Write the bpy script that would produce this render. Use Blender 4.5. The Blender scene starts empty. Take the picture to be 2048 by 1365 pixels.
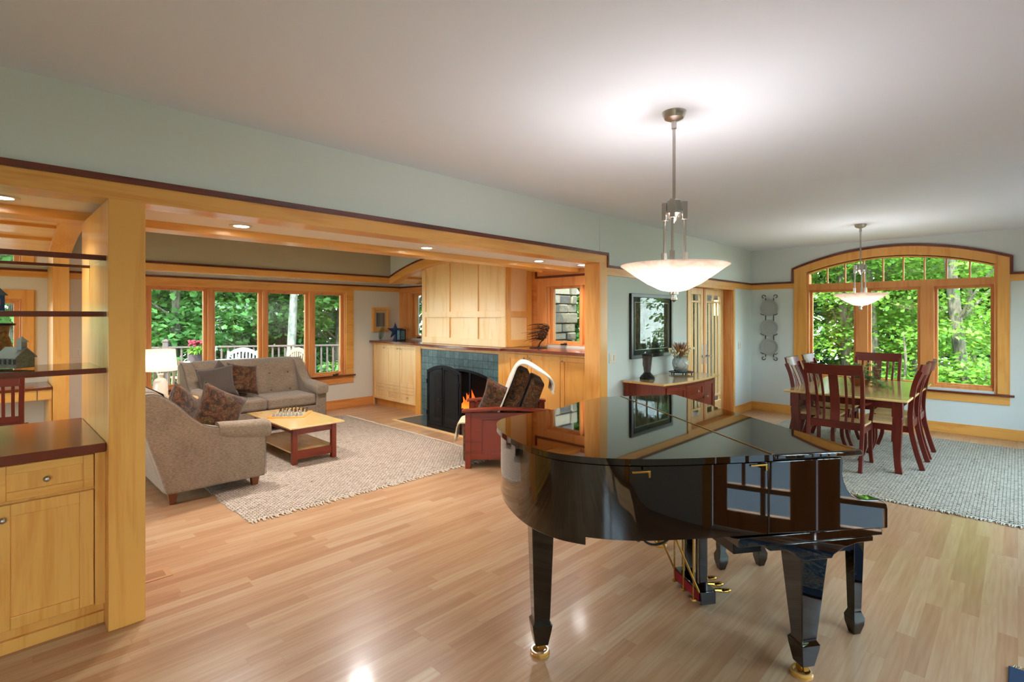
import bpy, bmesh, math, random
import numpy as np
from mathutils import Vector, Matrix
S = bpy.context.scene
COL = S.collection
PI = math.pi

# ---------------------------------------------------------------- camera
cam_d = bpy.data.cameras.new('camera'); cam = bpy.data.objects.new('camera', cam_d); COL.objects.link(cam)
cam.location = (0, 0, 1.56)
cam.rotation_euler = (math.radians(90), 0, math.radians(-45.61))
cam_d.sensor_width = 36.0; cam_d.sensor_fit = 'HORIZONTAL'
cam_d.lens = 1033.8 / 2048 * 36.0
cam_d.shift_y = -(682.5 - 635.0) / 2048
cam_d.clip_start = 0.02; cam_d.clip_end = 300
S.camera = cam

# ---------------------------------------------------------------- colour management, world, sun
S.view_settings.view_transform = 'Standard'; S.view_settings.look = 'None'
S.view_settings.gamma = 1.0; S.view_settings.use_curve_mapping = False
S.view_settings.exposure = 1.72
w = bpy.data.worlds.new('sky'); S.world = w; w.use_nodes = True
wn = w.node_tree.nodes; wl = w.node_tree.links
wbg = wn['Background']
geo = wn.new('ShaderNodeTexCoord'); sep = wn.new('ShaderNodeSeparateXYZ'); wl.new(geo.outputs['Generated'], sep.inputs[0])
ramp = wn.new('ShaderNodeValToRGB'); wl.new(sep.outputs['Z'], ramp.inputs[0])
ramp.color_ramp.elements[0].position = 0.0; ramp.color_ramp.elements[0].color = (0.80, 0.88, 0.92, 1)
ramp.color_ramp.elements[1].position = 0.6; ramp.color_ramp.elements[1].color = (0.50, 0.70, 1.0, 1)
wl.new(ramp.outputs[0], wbg.inputs['Color']); wbg.inputs['Strength'].default_value = 6.0
try:
    S.cycles.max_bounces = 10; S.cycles.diffuse_bounces = 5; S.cycles.glossy_bounces = 5
    S.cycles.transmission_bounces = 8; S.cycles.transparent_max_bounces = 16
    S.cycles.sample_clamp_indirect = 6.0
    S.cycles.caustics_reflective = False; S.cycles.caustics_refractive = False
except Exception: pass

def light(name, kind, loc, energy, color=(1, 1, 1), rot=(0, 0, 0), **k):
    d = bpy.data.lights.new(name, kind); d.energy = energy; d.color = color
    o = bpy.data.objects.new(name, d); COL.objects.link(o); o.location = loc; o.rotation_euler = rot
    for a, b in k.items(): setattr(d, a, b)
    return o
sun_l = light('sun', 'SUN', (0, 0, 20), 5.0, (1.0, 0.95, 0.85), (math.radians(36), 0, math.radians(-62)), angle=math.radians(1.0))
def portal(name, loc, rot, sx, sy):
    o = light(name, 'AREA', loc, 1, rot=rot, shape='RECTANGLE', size=sx, size_y=sy); o.data.cycles.is_portal = True; return o
WARM = (1.0, 0.965, 0.94)

# ---------------------------------------------------------------- geometry helpers
def V3(*a): return Vector(a)
class G:
    def __init__(s): s.v = []; s.f = []
    def add(s, vs, fs):
        n = len(s.v); s.v.extend([tuple(v) for v in vs]); s.f.extend([tuple(i + n for i in f) for f in fs]); return s
    def box(s, x0, y0, z0, x1, y1, z1):
        x0, x1 = min(x0, x1), max(x0, x1); y0, y1 = min(y0, y1), max(y0, y1); z0, z1 = min(z0, z1), max(z0, z1)
        e = (len(s.f) // 6 % 9) * 0.00012          # joined boards never share exactly the same plane
        x0 -= e; y0 -= e; x1 += e; y1 += e; z1 += e
        if z0 > 0.001: z0 -= e
        return s.add([(x0,y0,z0),(x1,y0,z0),(x1,y1,z0),(x0,y1,z0),(x0,y0,z1),(x1,y0,z1),(x1,y1,z1),(x0,y1,z1)],
                     [(0,3,2,1),(4,5,6,7),(0,1,5,4),(1,2,6,5),(2,3,7,6),(3,0,4,7)])
    def cbox(s, c, d, rot=None):
        n = len(s.v); s.box(-d[0]/2, -d[1]/2, -d[2]/2, d[0]/2, d[1]/2, d[2]/2)
        M = Matrix.Translation(c) @ (rot.to_4x4() if rot is not None else Matrix())
        for i in range(n, len(s.v)): s.v[i] = tuple(M @ Vector(s.v[i]))
        return s
    def loft(s, rings, caps=True, closed=False):
        n = len(rings[0]); k = len(rings); vs = [p for r in rings for p in r]; fs = []
        for i in range(k if closed else k - 1):
            a = i * n; b = ((i + 1) % k) * n
            for j in range(n): fs.append((a + j, a + (j+1) % n, b + (j+1) % n, b + j))
        if caps and not closed: fs.append(tuple(range(n))[::-1]); fs.append(tuple(range((k-1)*n, k*n)))
        return s.add(vs, fs)
    def cyl(s, p0, p1, r0, r1=None, n=14):
        return s.tube([p0, p1], [r0, r0 if r1 is None else r1], n)
    def tube(s, pts, r, n=8, closed=False, flat=1.0):
        pts = [Vector(p) for p in pts]; k = len(pts)
        if not hasattr(r, '__len__'): r = [r] * k
        rings = []; up = None
        for i, p in enumerate(pts):
            a = pts[(i-1) % k] if (closed or i > 0) else p; b = pts[(i+1) % k] if (closed or i < k-1) else p
            t = (b - a).normalized()
            if up is None:
                up = Vector((0,0,1)) if abs(t.z) < 0.9 else Vector((1,0,0))
            sx = t.cross(up)
            if sx.length < 1e-5: sx = t.cross(Vector((0.3,1,0.2)))
            sx.normalize(); up = sx.cross(t).normalized()
            rings.append([p + (sx * math.cos(2*PI*j/n) + up * flat * math.sin(2*PI*j/n)) * r[i] for j in range(n)])
        return s.loft(rings, closed=closed)
    def bar(s, pts, side, w, d):
        """sweep a w x d rectangle along pts; side = direction of w"""
        pts = [Vector(p) for p in pts]; side = Vector(side).normalized(); k = len(pts); rings = []
        if not hasattr(w, '__len__'): w = [w] * k
        if not hasattr(d, '__len__'): d = [d] * k
        for i, p in enumerate(pts):
            t = (pts[min(i+1, k-1)] - pts[max(i-1, 0)]).normalized(); nn = side.cross(t).normalized()
            a = side * w[i] / 2; b = nn * d[i] / 2
            rings.append([p - a - b, p + a - b, p + a + b, p - a + b])
        return s.loft(rings)
    def lathe(s, prof, c=(0,0,0), n=24, sx=1.0, sy=1.0):
        rings = [[(c[0] + sx*r*math.cos(2*PI*j/n), c[1] + sy*r*math.sin(2*PI*j/n), c[2] + z) for j in range(n)] for r, z in prof]
        op = min(prof[0][0], prof[-1][0]) > .01
        return s.loft(rings, closed=op)
    def prism(s, pts, ax, a, b):
        """extrude polygon pts (2d) along axis ax from a to b. ax x: pts=(y,z); y: (x,z); z: (x,y)"""
        def q(p, t): return (t, p[0], p[1]) if ax == 'x' else (p[0], t, p[1]) if ax == 'y' else (p[0], p[1], t)
        n = len(pts)
        return s.add([q(p, a) for p in pts] + [q(p, b) for p in pts],
                     [tuple(range(n))[::-1], tuple(range(n, 2*n))] + [(i, (i+1) % n, n + (i+1) % n, n + i) for i in range(n)])
    def strip(s, outer, inner, ax, a, b):
        """solid band between two equal-length polylines"""
        k = len(outer); e = (len(s.f) % 9) * 0.00013; a -= e; b += e
        def q(p, t): return (t, p[0], p[1]) if ax == 'x' else (p[0], t, p[1]) if ax == 'y' else (p[0], p[1], t)
        return s.loft([[q(outer[i], a), q(outer[i], b), q(inner[i], b), q(inner[i], a)] for i in range(k)])
    def sph(s, c, r, n=16, m=10):
        if not hasattr(r, '__len__'): r = (r, r, r)
        rings = []
        for i in range(m + 1):
            t = max(0.02, min(PI - 0.02, PI * i / m)); rr = math.sin(t); z = -math.cos(t)
            rings.append([(c[0] + r[0]*rr*math.cos(2*PI*j/n), c[1] + r[1]*rr*math.sin(2*PI*j/n), c[2] + r[2]*z) for j in range(n)])
        return s.loft(rings)
    def grid(s, fn, nu, nv):
        vs = [fn(i / nu, j / nv) for i in range(nu + 1) for j in range(nv + 1)]
        return s.add(vs, [(i*(nv+1)+j, (i+1)*(nv+1)+j, (i+1)*(nv+1)+j+1, i*(nv+1)+j+1) for i in range(nu) for j in range(nv)])
    def pillow(s, w, h, t, n=14, pinch=0.12):
        """square cushion in local xz plane, thickness y"""
        def f(sgn):
            def g(u, v):
                a = 2*u - 1; b = 2*v - 1
                th = ((1 - a**4) * (1 - b**4)) ** 0.55 * t / 2
                k = 1 - pinch * ((1 - a*a) * 0 + (1 - abs(a)) * abs(b)**3 * 0)
                x = a * w/2 * (1 - pinch * (1 - b*b) * a*a); z = b * h/2 * (1 - pinch * (1 - a*a) * b*b)
                return (x, sgn * th, z)
            return g
        s.grid(f(1), n, n); s.grid(f(-1), n, n); return s
    def move(s, M, start=0):
        for i in range(start, len(s.v)): s.v[i] = tuple(M @ Vector(s.v[i]))
        return s

def crom(pts, n=6, closed=False):
    """Catmull-Rom through pts"""
    P = [Vector(p) for p in pts]; k = len(P); out = []
    for i in range(k if closed else k - 1):
        p0 = P[(i-1) % k] if closed or i > 0 else P[i]; p1 = P[i]; p2 = P[(i+1) % k]
        p3 = P[(i+2) % k] if closed or i + 2 < k else p2
        for j in range(n):
            t = j / n
            out.append(0.5 * ((2*p1) + (-p0 + p2)*t + (2*p0 - 5*p1 + 4*p2 - p3)*t*t + (-p0 + 3*p1 - 3*p2 + p3)*t**3))
    if not closed: out.append(P[-1])
    return out

def tag(o, label=None, cat=None, group=None, kind=None):
    if label: o['label'] = label
    if cat: o['category'] = cat
    if group: o['group'] = group
    if kind: o['kind'] = kind
    return o
def build(name, g, mat, parent=None, loc=(0,0,0), rz=0.0, bev=0.0, smooth=35, sub=0, seg=2, merge=True, weld=None, rot=None):
    me = bpy.data.meshes.new(name)
    me.from_pydata([tuple(v) for v in g.v], [], g.f)
    bm = bmesh.new(); bm.from_mesh(me)
    if weld: bmesh.ops.remove_doubles(bm, verts=bm.verts, dist=weld)
    bmesh.ops.recalc_face_normals(bm, faces=bm.faces)
    bm.to_mesh(me); bm.free()
    o = bpy.data.objects.new(name, me); COL.objects.link(o)
    if mat is not None: me.materials.append(mat)
    o.location = loc; o.rotation_euler = rot if rot else (0, 0, rz)
    if parent is not None: o.parent = parent
    if bev:
        m = o.modifiers.new('edge', 'BEVEL'); m.width = bev; m.segments = seg; m.limit_method = 'ANGLE'; m.angle_limit = math.radians(40)
        m.harden_normals = False
    if sub:
        m = o.modifiers.new('sub', 'SUBSURF'); m.levels = sub; m.render_levels = sub
    if smooth:
        me.polygons.foreach_set('use_smooth', [True] * len(me.polygons))
        try: me.set_sharp_from_angle(angle=math.radians(smooth))
        except Exception: pass
    return o
def thing(name, label, cat, loc=(0,0,0), rz=0.0, group=None, kind=None):
    o = bpy.data.objects.new(name, None); COL.objects.link(o); o.location = loc; o.rotation_euler = (0, 0, rz)
    o.empty_display_size = 0.1
    return tag(o, label, cat, group, kind)
def struct(name, g, mat, **k):
    o = build(name, g, mat, **k)
    if o.parent is None: o['kind'] = 'structure'
    return o
KIDS = {}
def dup(root, loc, rz=0.0, label=None, group=None):
    r = root.copy(); COL.objects.link(r); r.location = loc; r.rotation_euler = (0, 0, rz)
    if label: r['label'] = label
    if group: r['group'] = group
    for ch in list(root.children):
        c = ch.copy(); COL.objects.link(c); c.parent = r
        for gch in ch.children:
            d = gch.copy(); COL.objects.link(d); d.parent = c
    return r

# ---------------------------------------------------------------- materials
def lin(c):
    if isinstance(c, str): c = tuple(int(c[i:i+2], 16) for i in (0, 2, 4))
    return tuple(((x/255)/12.92 if x/255 <= 0.04045 else ((x/255 + 0.055)/1.055)**2.4) for x in c[:3]) + (1,)
class M:
    """small node wrapper"""
    def __init__(s, name, color='808080', rough=0.5, metal=0.0, coat=0.0, spec=0.5, sheen=0.0, coat_r=0.05):
        s.m = bpy.data.materials.new(name); s.m.use_nodes = True; s.t = s.m.node_tree; s.n = s.t.nodes; s.l = s.t.links
        s.b = s.n['Principled BSDF']
        s.b.inputs['Base Color'].default_value = lin(color); s.b.inputs['Roughness'].default_value = rough
        s.b.inputs['Metallic'].default_value = metal; s.b.inputs['Coat Weight'].default_value = coat
        s.b.inputs['Coat Roughness'].default_value = coat_r
        s.b.inputs['Specular IOR Level'].default_value = spec; s.b.inputs['Sheen Weight'].default_value = sheen
        s.tc = None
    def node(s, kind, **k):
        nd = s.n.new(kind)
        for a, b in k.items(): setattr(nd, a, b)
        return nd
    def co(s, scale=(1,1,1), rot=(0,0,0), kind='Object'):
        if s.tc is None: s.tc = s.n.new('ShaderNodeTexCoord')
        mp = s.n.new('ShaderNodeMapping'); mp.inputs['Scale'].default_value = scale; mp.inputs['Rotation'].default_value = rot
        s.l.new(s.tc.outputs[kind], mp.inputs[0]); return mp.outputs[0]
    def noise(s, co, scale=5, detail=4, rough=0.5, dist=0.0):
        nd = s.n.new('ShaderNodeTexNoise'); s.l.new(co, nd.inputs['Vector']); nd.inputs['Scale'].default_value = scale
        nd.inputs['Detail'].default_value = detail; nd.inputs['Roughness'].default_value = rough; nd.inputs['Distortion'].default_value = dist
        return nd.outputs['Fac']
    def ramp(s, fac, stops):
        r = s.n.new('ShaderNodeValToRGB'); s.l.new(fac, r.inputs[0]); e = r.color_ramp.elements
        while len(e) < len(stops): e.new(0.5)
        for i, (p, c) in enumerate(stops): e[i].position = p; e[i].color = lin(c) if not isinstance(c, float) else (c, c, c, 1)
        return r.outputs[0]
    def mix(s, a, b, f, mode='MIX'):
        m = s.n.new('ShaderNodeMix'); m.data_type = 'RGBA'; m.blend_type = mode
        for inp, val in ((m.inputs[0], f), (m.inputs[6], a), (m.inputs[7], b)):
            if isinstance(val, (int, float)): inp.default_value = val
            elif isinstance(val, (str, tuple)): inp.default_value = lin(val)
            else: s.l.new(val, inp)
        return m.outputs[2]
    def math(s, op, a, b=None, c=None):
        m = s.n.new('ShaderNodeMath'); m.operation = op
        for i, val in enumerate((a, b, c)):
            if val is None: continue
            if isinstance(val, (int, float)): m.inputs[i].default_value = val
            else: s.l.new(val, m.inputs[i])
        return m.outputs[0]
    def set(s, name, val):
        if isinstance(val, (int, float)): s.b.inputs[name].default_value = val
        else: s.l.new(val, s.b.inputs[name])
        return s
    def bump(s, h, strength=0.3, dist=0.01):
        b = s.n.new('ShaderNodeBump'); s.l.new(h, b.inputs['Height']); b.inputs['Strength'].default_value = strength; b.inputs['Distance'].default_value = dist
        s.l.new(b.outputs[0], s.b.inputs['Normal']); return s
def wood(name, c1, c2, axis='z', rough=0.35, coat=0.3, spec=0.5, figure=1.0, c3=None):
    m = M(name, c1, rough, coat=coat, spec=spec, coat_r=0.12)
    st = {'x': (0.12, 1, 1), 'y': (1, 0.12, 1), 'z': (1, 1, 0.12)}[axis]
    a = m.noise(m.co(st), 9 * figure, 5, 0.55, 0.8)
    st2 = {'x': (0.03, 1, 1), 'y': (1, 0.03, 1), 'z': (1, 1, 0.03)}[axis]
    b = m.noise(m.co(st2), 60 * figure, 3, 0.6)
    f = m.math('ADD', m.math('MULTIPLY', a, 0.7), m.math('MULTIPLY', b, 0.3))
    m.set('Base Color', m.ramp(f, [(0.38, c2), (0.5, c3 or c1), (0.62, c1)]))
    return m.m
def plain(name, color, rough=0.5, **k):
    return M(name, color, rough, **k).m
def paint(name, color, rough=0.85):
    m = M(name, color, rough, spec=0.25)
    m.bump(m.noise(m.co(), 220, 2), 0.06, 0.002)
    return m.m
MAPLE = {a: wood('maple_' + a, 'e4a552', 'd89240', a, 0.34, 0.25) for a in 'xyz'}
PALE = {a: wood('pale_maple_' + a, 'efc88e', 'e7b878', a, 0.38, 0.2) for a in 'xyz'}
FIR = {a: wood('fir_' + a, 'dc9250', 'cb7c3a', a, 0.4, 0.2) for a in 'xyz'}
MAHOG = {a: wood('dark_red_wood_' + a, '6a2a18', '4e1c10', a, 0.2, 0.5) for a in 'xyz'}
CHERRY = {a: wood('cherry_' + a, '7c2c12', '64200b', a, 0.38, 0.06, spec=0.35) for a in 'xyz'}
CHAIRW = {a: wood('chair_red_wood_' + a, '5f190d', '470f07', a, 0.33, 0.1, spec=0.4) for a in 'xyz'}
GLOSSY = {a: wood('glossy_maple_' + a, 'dfb87a', 'd0a464', a, 0.14, 0.6) for a in 'xy'}
m_wall = paint('sage_grey_paint', 'd2d9d8')
m_wall2 = paint('warm_grey_paint', 'dad4c8')
m_tray = paint('shade_toned_wall_paint', 'b4ad9a')  # same wall paint, with the tray's shade put into the colour
m_ceil = paint('off_white_ceiling_paint', 'e0e7f4')
m_soff = paint('white_soffit_paint', 'e4e2e0')
m_black = plain('black_lacquer', '060302', 0.03, coat=0.5, coat_r=0.02, spec=0.6)
m_blacksat = plain('black_satin', '0e0d0e', 0.3)
m_iron = plain('dark_iron', '1d1f22', 0.45, metal=0.6)
m_steel = plain('brushed_steel', 'b9b2ac', 0.28, metal=1.0)
m_brass = plain('brass', 'c49a4a', 0.25, metal=1.0)
m_white = plain('white_plastic', 'd9d4c8', 0.4)
def glassm(name='window_glass', tint='f4faf6', gl=1.0):
    m = bpy.data.materials.new(name); m.use_nodes = True; t = m.node_tree; n = t.nodes; n.remove(n['Principled BSDF'])
    tr = n.new('ShaderNodeBsdfTransparent'); tr.inputs[0].default_value = lin(tint)
    g = n.new('ShaderNodeBsdfGlossy'); g.inputs['Roughness'].default_value = 0.0
    lw = n.new('ShaderNodeLayerWeight'); lw.inputs[0].default_value = 0.5
    pw = n.new('ShaderNodeMath'); pw.operation = 'POWER'; pw.inputs[1].default_value = 4.0; t.links.new(lw.outputs['Facing'], pw.inputs[0])
    mu = n.new('ShaderNodeMath'); mu.operation = 'MULTIPLY_ADD'; mu.inputs[1].default_value = 0.9 * gl; mu.inputs[2].default_value = 0.035 * gl; t.links.new(pw.outputs[0], mu.inputs[0])
    mx = n.new('ShaderNodeMixShader'); t.links.new(mu.outputs[0], mx.inputs[0]); t.links.new(tr.outputs[0], mx.inputs[1]); t.links.new(g.outputs[0], mx.inputs[2])
    t.links.new(mx.outputs[0], n['Material Output'].inputs[0]); return m
m_glass = glassm()
def emis(name, color, strength):
    m = M(name, color, 0.5); m.b.inputs['Emission Color'].default_value = lin(color); m.b.inputs['Emission Strength'].default_value = strength; return m.m
def fabric(name, c1, c2, scale=160, rough=0.95, streak=(1, 1, 1), bump=0.4):
    m = M(name, c1, rough, spec=0.2, sheen=0.3)
    a = m.noise(m.co(streak), scale, 3, 0.7); b = m.noise(m.co(), 6, 2)
    f = m.math('ADD', m.math('MULTIPLY', a, 0.8), m.math('MULTIPLY', b, 0.2))
    m.set('Base Color', m.ramp(f, [(0.36, c2), (0.62, c1)])); m.bump(a, bump, 0.003); return m.m
m_sofa = fabric('tweed_upholstery', '94806c', '6f5d4c', 130, streak=(0.35, 0.35, 1.4))
m_sofa_cloud = m_sofa
m_pipe = plain('dark_piping', '5c5046', 0.9)
m_brown = fabric('dark_brown_cotton', '544840', '453a33', 300)
def paisley():
    m = M('paisley_tapestry', '6b4a30', 0.9, sheen=0.2, spec=0.2)
    big = m.noise(m.co(), 9, 3, .6, 1.6); fine = m.noise(m.co(), 42, 4, .7, 2.2)
    c = m.ramp(big, [(.34, '33291c'), (.45, '5c3c24'), (.53, '7c4f30'), (.62, '5a5334'), (.72, '8a6238')])
    d = m.ramp(fine, [(.36, '4a3c2e'), (.5, 'b09a80'), (.62, 'ffffff')])
    m.set('Base Color', m.mix(c, d, .85, 'MULTIPLY')); m.bump(fine, 0.4, 0.003); return m.m
m_pais = paisley()
# ================================================================ THE ROOM
XB = 9.10; YA = 3.235; YA2 = 3.42; YC = 8.28; XD = 5.46; CEIL = 2.68; X0 = -2.6; Y0 = -0.95; SOFZ = 2.20; BEAMZ = 2.148
# floor: maple strips along X
def floor_mat():
    m = M('maple_strip_floor', 'd9a574', 0.27, coat=0.25, coat_r=0.12)
    tc = m.co(); sp = m.node('ShaderNodeSeparateXYZ'); m.l.new(tc, sp.inputs[0])
    X, Y = sp.outputs[0], sp.outputs[1]
    W = 0.072
    rowf = m.math('DIVIDE', Y, W); row = m.math('FLOOR', rowf)
    wn1 = m.node('ShaderNodeTexWhiteNoise', noise_dimensions='1D'); m.l.new(row, wn1.inputs['W'])
    ln = m.math('MULTIPLY_ADD', wn1.outputs['Value'], 0.7, 0.75)
    xs = m.math('MULTIPLY_ADD', wn1.outputs['Value'], 37.7, X)
    colf = m.math('DIVIDE', xs, ln); col = m.math('FLOOR', colf)
    cv = m.node('ShaderNodeCombineXYZ'); m.l.new(row, cv.inputs[0]); m.l.new(col, cv.inputs[1])
    wn2 = m.node('ShaderNodeTexWhiteNoise', noise_dimensions='2D'); m.l.new(cv.outputs[0], wn2.inputs['Vector'])
    base = m.ramp(wn2.outputs['Value'], [(0.0, 'ae8562'), (0.2, 'b68e6a'), (0.5, 'bb9672'), (0.8, 'bf9c79'), (1.0, 'c6a886')])
    off = m.node('ShaderNodeVectorMath', operation='ADD'); mp = m.co((0.8, 14, 1)); m.l.new(mp, off.inputs[0])
    sc = m.node('ShaderNodeVectorMath', operation='SCALE'); m.l.new(wn2.outputs['Color'], sc.inputs[0]); sc.inputs['Scale'].default_value = 40; m.l.new(sc.outputs[0], off.inputs[1])
    gr = m.noise(off.outputs[0], 4, 4, 0.5, 0.0)
    g2 = m.ramp(gr, [(0.35, 'ead9cc'), (0.65, 'ffffff')])
    c = m.mix(base, g2, 0.75, 'MULTIPLY')
    fr = m.math('FRACT', rowf); e1 = m.math('LESS_THAN', fr, 0.022)
    fc = m.math('MULTIPLY', m.math('FRACT', colf), ln); e2 = m.math('LESS_THAN', fc, 0.002)
    e = m.math('MAXIMUM', e1, e2)
    c = m.mix(c, '8a5f3e', m.math('MULTIPLY', e, 0.3))
    m.set('Base Color', c)
    m.set('Roughness', 0.3)
    return m.m
struct('floor', G().box(X0-0.2, Y0-0.2, -0.12, XB+0.1, YC+0.1, 0.0), floor_mat(), smooth=0)
struct('ceiling', G().box(X0-0.2, Y0-0.2, CEIL, XB+0.18, YA2, CEIL+0.15), m_ceil, smooth=0)

# ---- wall between piano room and living room (near face YA)
DX0, DX1, DZ = 6.83, 8.30, 2.02
g = G().box(X0, YA+0.002, 2.268, 4.76, YA2, CEIL).box(X0, YA+0.03, BEAMZ+0.02, 4.66, YA2, 2.30)
g.box(4.66, YA, 0, DX0, YA2, CEIL).box(DX0, YA, DZ, DX1, YA2, CEIL).box(DX1, YA, 0, XB, YA2, CEIL)
struct('wall_middle', g, m_wall, smooth=0)
# ---- window wall of the dining end (x = XB) with an arched opening
WY0, WY1 = 0.19, 2.385; WZ0 = 0.60
def arch_b(y, off): return 2.60 - 0.25 * ((y - 1.32) / 1.25) ** 2 - off
ys = [WY0 + (WY1 - WY0) * i / 24 for i in range(25)]
g = G().box(XB, Y0, 0, XB+0.18, WY0, CEIL+.1).box(XB, WY1, 0, XB+0.18, YA2, CEIL+.1).box(XB, WY0, 0, XB+0.18, WY1, WZ0)
g.strip([(y, CEIL+.1) for y in ys], [(y, arch_b(y, 0.165)) for y in ys], 'x', XB, XB+0.18)
struct('wall_dining', g, m_wall, smooth=0)
# ---- other walls
LW = [(-.75, .276 + .03, .95, 1.77), (1.50, 4.36, .575, 1.985)]
g = G().box(X0, YC, 0, LW[0][0], YC+0.18, 2.3).box(LW[0][0], YC, 0, LW[0][1], YC+.18, LW[0][2]).box(LW[0][0], YC, LW[0][3], LW[0][1], YC+.18, 2.3)
g.box(LW[0][1], YC, 0, LW[1][0], YC+.18, 2.3).box(LW[1][0], YC, 0, LW[1][1], YC+.18, LW[1][2]).box(LW[1][0], YC, LW[1][3], LW[1][1], YC+.18, 2.3).box(LW[1][1], YC, 0, XD+.18, YC+.18, 2.3)
struct('wall_living', g, m_wall2, smooth=0)
# fireplace wall x = XD with two window openings
FW = [(6.75, 7.92, 1.18, 2.0), (3.62, 4.66, 1.18, 2.0)]
g = G().box(XD, YA2, 0, XD+.18, FW[1][0], 2.3).box(XD, FW[1][1], 0, XD+.18, FW[0][0], 2.3).box(XD, FW[0][1], 0, XD+.18, YC, 2.3)
for a, b, c, d in FW: g.box(XD, a, 0, XD+.18, b, c).box(XD, a, d, XD+.18, b, 2.3)
struct('wall_fireplace', g, m_wall2, smooth=0)
g = G().box(X0-.18, Y0, 0, X0, 4.6, CEIL+.1).box(X0-.18, 4.6, 0, X0, 7.2, .5).box(X0-.18, 4.6, 2.0, X0, 7.2, CEIL+.1).box(X0-.18, 7.2, 0, X0, YC+.18, CEIL+.1)
struct('wall_study', g, m_wall2, smooth=0)
# wall behind the piano player / camera side (y = Y0): glazed porch doors; side windows added for daylight
BW = [(-2.1, -.3, .45, 2.1), (1.80, 3.46, 0, 2.05), (4.7, 8.1, .45, 2.1)]
g = G(); xs = [X0] + [v for b in BW for v in b[:2]] + [XB+.18]
for i in range(0, len(xs), 2): g.box(xs[i], Y0-.18, 0, xs[i+1], Y0, CEIL+.1)
for a, b, c, d in BW: g.box(a, Y0-.18, 0, b, Y0, c).box(a, Y0-.18, d, b, Y0, CEIL+.1)
struct('wall_porch', g, m_wall, smooth=0)
wi = [0]
def window(frame_g, pane_g, mat=None, extra=()):
    wi[0] += 1
    o = thing('window_%d' % wi[0], None, None, kind='structure')
    build('window_frame', frame_g, mat or FIR['z'], o, bev=.003)
    if pane_g: build('window_glass', pane_g, m_glass, o, smooth=0)
    for nm, gg, mm in extra: build(nm, gg, mm, o, bev=.003)
    return o
for k_, (a, b, c, d) in enumerate(BW):
    if k_ != 1:
        g = G(); n = max(2, round((b - a) / .8)); st = (b - a) / n
        g.box(a, Y0-.12, d-.07, b, Y0-.05, d).box(a, Y0-.12, c, b, Y0-.05, c+.07)
        for i in range(n + 1): x = a + i * st; g.box(x-.04, Y0-.12, c, x+.04, Y0-.05, d)
        window(g, G().box(a, Y0-.09, c, b, Y0-.085, d), FIR['z'])
    portal('window_portal', ((a+b)/2, Y0-.2, (c+d)/2), (math.radians(-90), 0, 0), b-a, d-c)
    g = G().box(a-.1, Y0, 0, a, Y0+.02, d+.1).box(b, Y0, 0, b+.1, Y0+.02, d+.1).box(a-.1, Y0, d, b+.1, Y0+.02, d+.1)
    struct('trim_porch', g, MAPLE['z'], bev=.003)
for k_, (x0, x1) in enumerate(((1.81, 2.62), (2.63, 3.45))):
    o = thing('door_%d' % (k_+3), None, None, kind='structure'); y0, y1 = Y0-.09, Y0-.045; gx0, gx1 = x0+.13, x1-.16
    g = G().box(x0, y0, .01, gx0, y1, 2.03).box(gx1, y0, .01, x1, y1, 2.03).box(gx0, y0, .01, gx1, y1, .14).box(gx0, y0, 1.9, gx1, y1, 2.03).box(gx0, y0, .30, gx1, y1, .335).box((gx0+gx1)/2-.016, y0, .14, (gx0+gx1)/2+.016, y1, .30)
    for i in range(1, 4): x = gx0 + (gx1-gx0)*i/4; g.box(x-.014, y0+.008, .33, x+.014, y1-.008, 1.9)
    build('door_panel', g, FIR['z'], o, bev=.003); build('door_glass', G().box(gx0, y0+.018, .14, gx1, y0+.022, 1.9), m_glass, o, smooth=0)
# ---- trims on the middle wall: maple header, dark cap, casing, picture rail
g = G().box(X0, YA+.006, BEAMZ+.001, 4.64, YA2-.01, BEAMZ+.03).box(X0, YA-.02, BEAMZ, 4.772, YA+.005, 2.236)
struct('trim_header', g, MAPLE['x'], bev=.002)
struct('trim_header_back', G().box(X0, YA+.005, BEAMZ+.03, 4.66, YA+.03, SOFZ+.04), MAPLE['x'], smooth=0)
g = G().box(4.642, YA-.019, 0, 4.78, YA+.004, 2.15).box(4.64, YA-.019, 0, 4.664, YA2, BEAMZ)
struct('trim_jamb', g, MAPLE['z'], bev=.002)
g = G().box(X0, YA-.03, 2.234, 4.80, YA+.005, 2.268).box(4.772, YA-.03, 2.13, 4.80, YA+.005, 2.268).box(4.772, YA-.03, 2.104, XB-.0, YA+.005, 2.132)
struct('trim_dark_cap', g, MAHOG['x'], bev=.002)
g = G().box(4.78, YA-.018, 2.022, XB, YA+.005, 2.106)
struct('trim_picture_rail', g, MAPLE['x'], bev=.002)
g = G().box(DX1+.07, YA-.016, 0, XB, YA, .135).box(4.78, YA-.016, 0, DX0-.1, YA, .135)
struct('baseboard_middle', g, MAPLE['x'], bev=.003)
g = G().box(DX1, YA-.018, 0, DX1+.065, YA+.005, 2.03).box(DX0-.11, YA-.018, 0, DX0, YA+.005, 2.03)
g.box(DX0-.11, YA-.024, 1.99, DX1+.05, YA+.005, 2.035)
struct('trim_door_casing', g, MAPLE['z'], bev=.002)
g = G().box(DX1-.02, YA, 0, DX1+.002, YA2+.04, DZ).box(DX0-.002, YA, 0, DX0+.02, YA2+.04, DZ).box(DX0, YA, DZ-.025, DX1, YA2+.04, DZ+.002)
struct('trim_door_jamb', g, FIR['z'], bev=.002)
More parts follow.
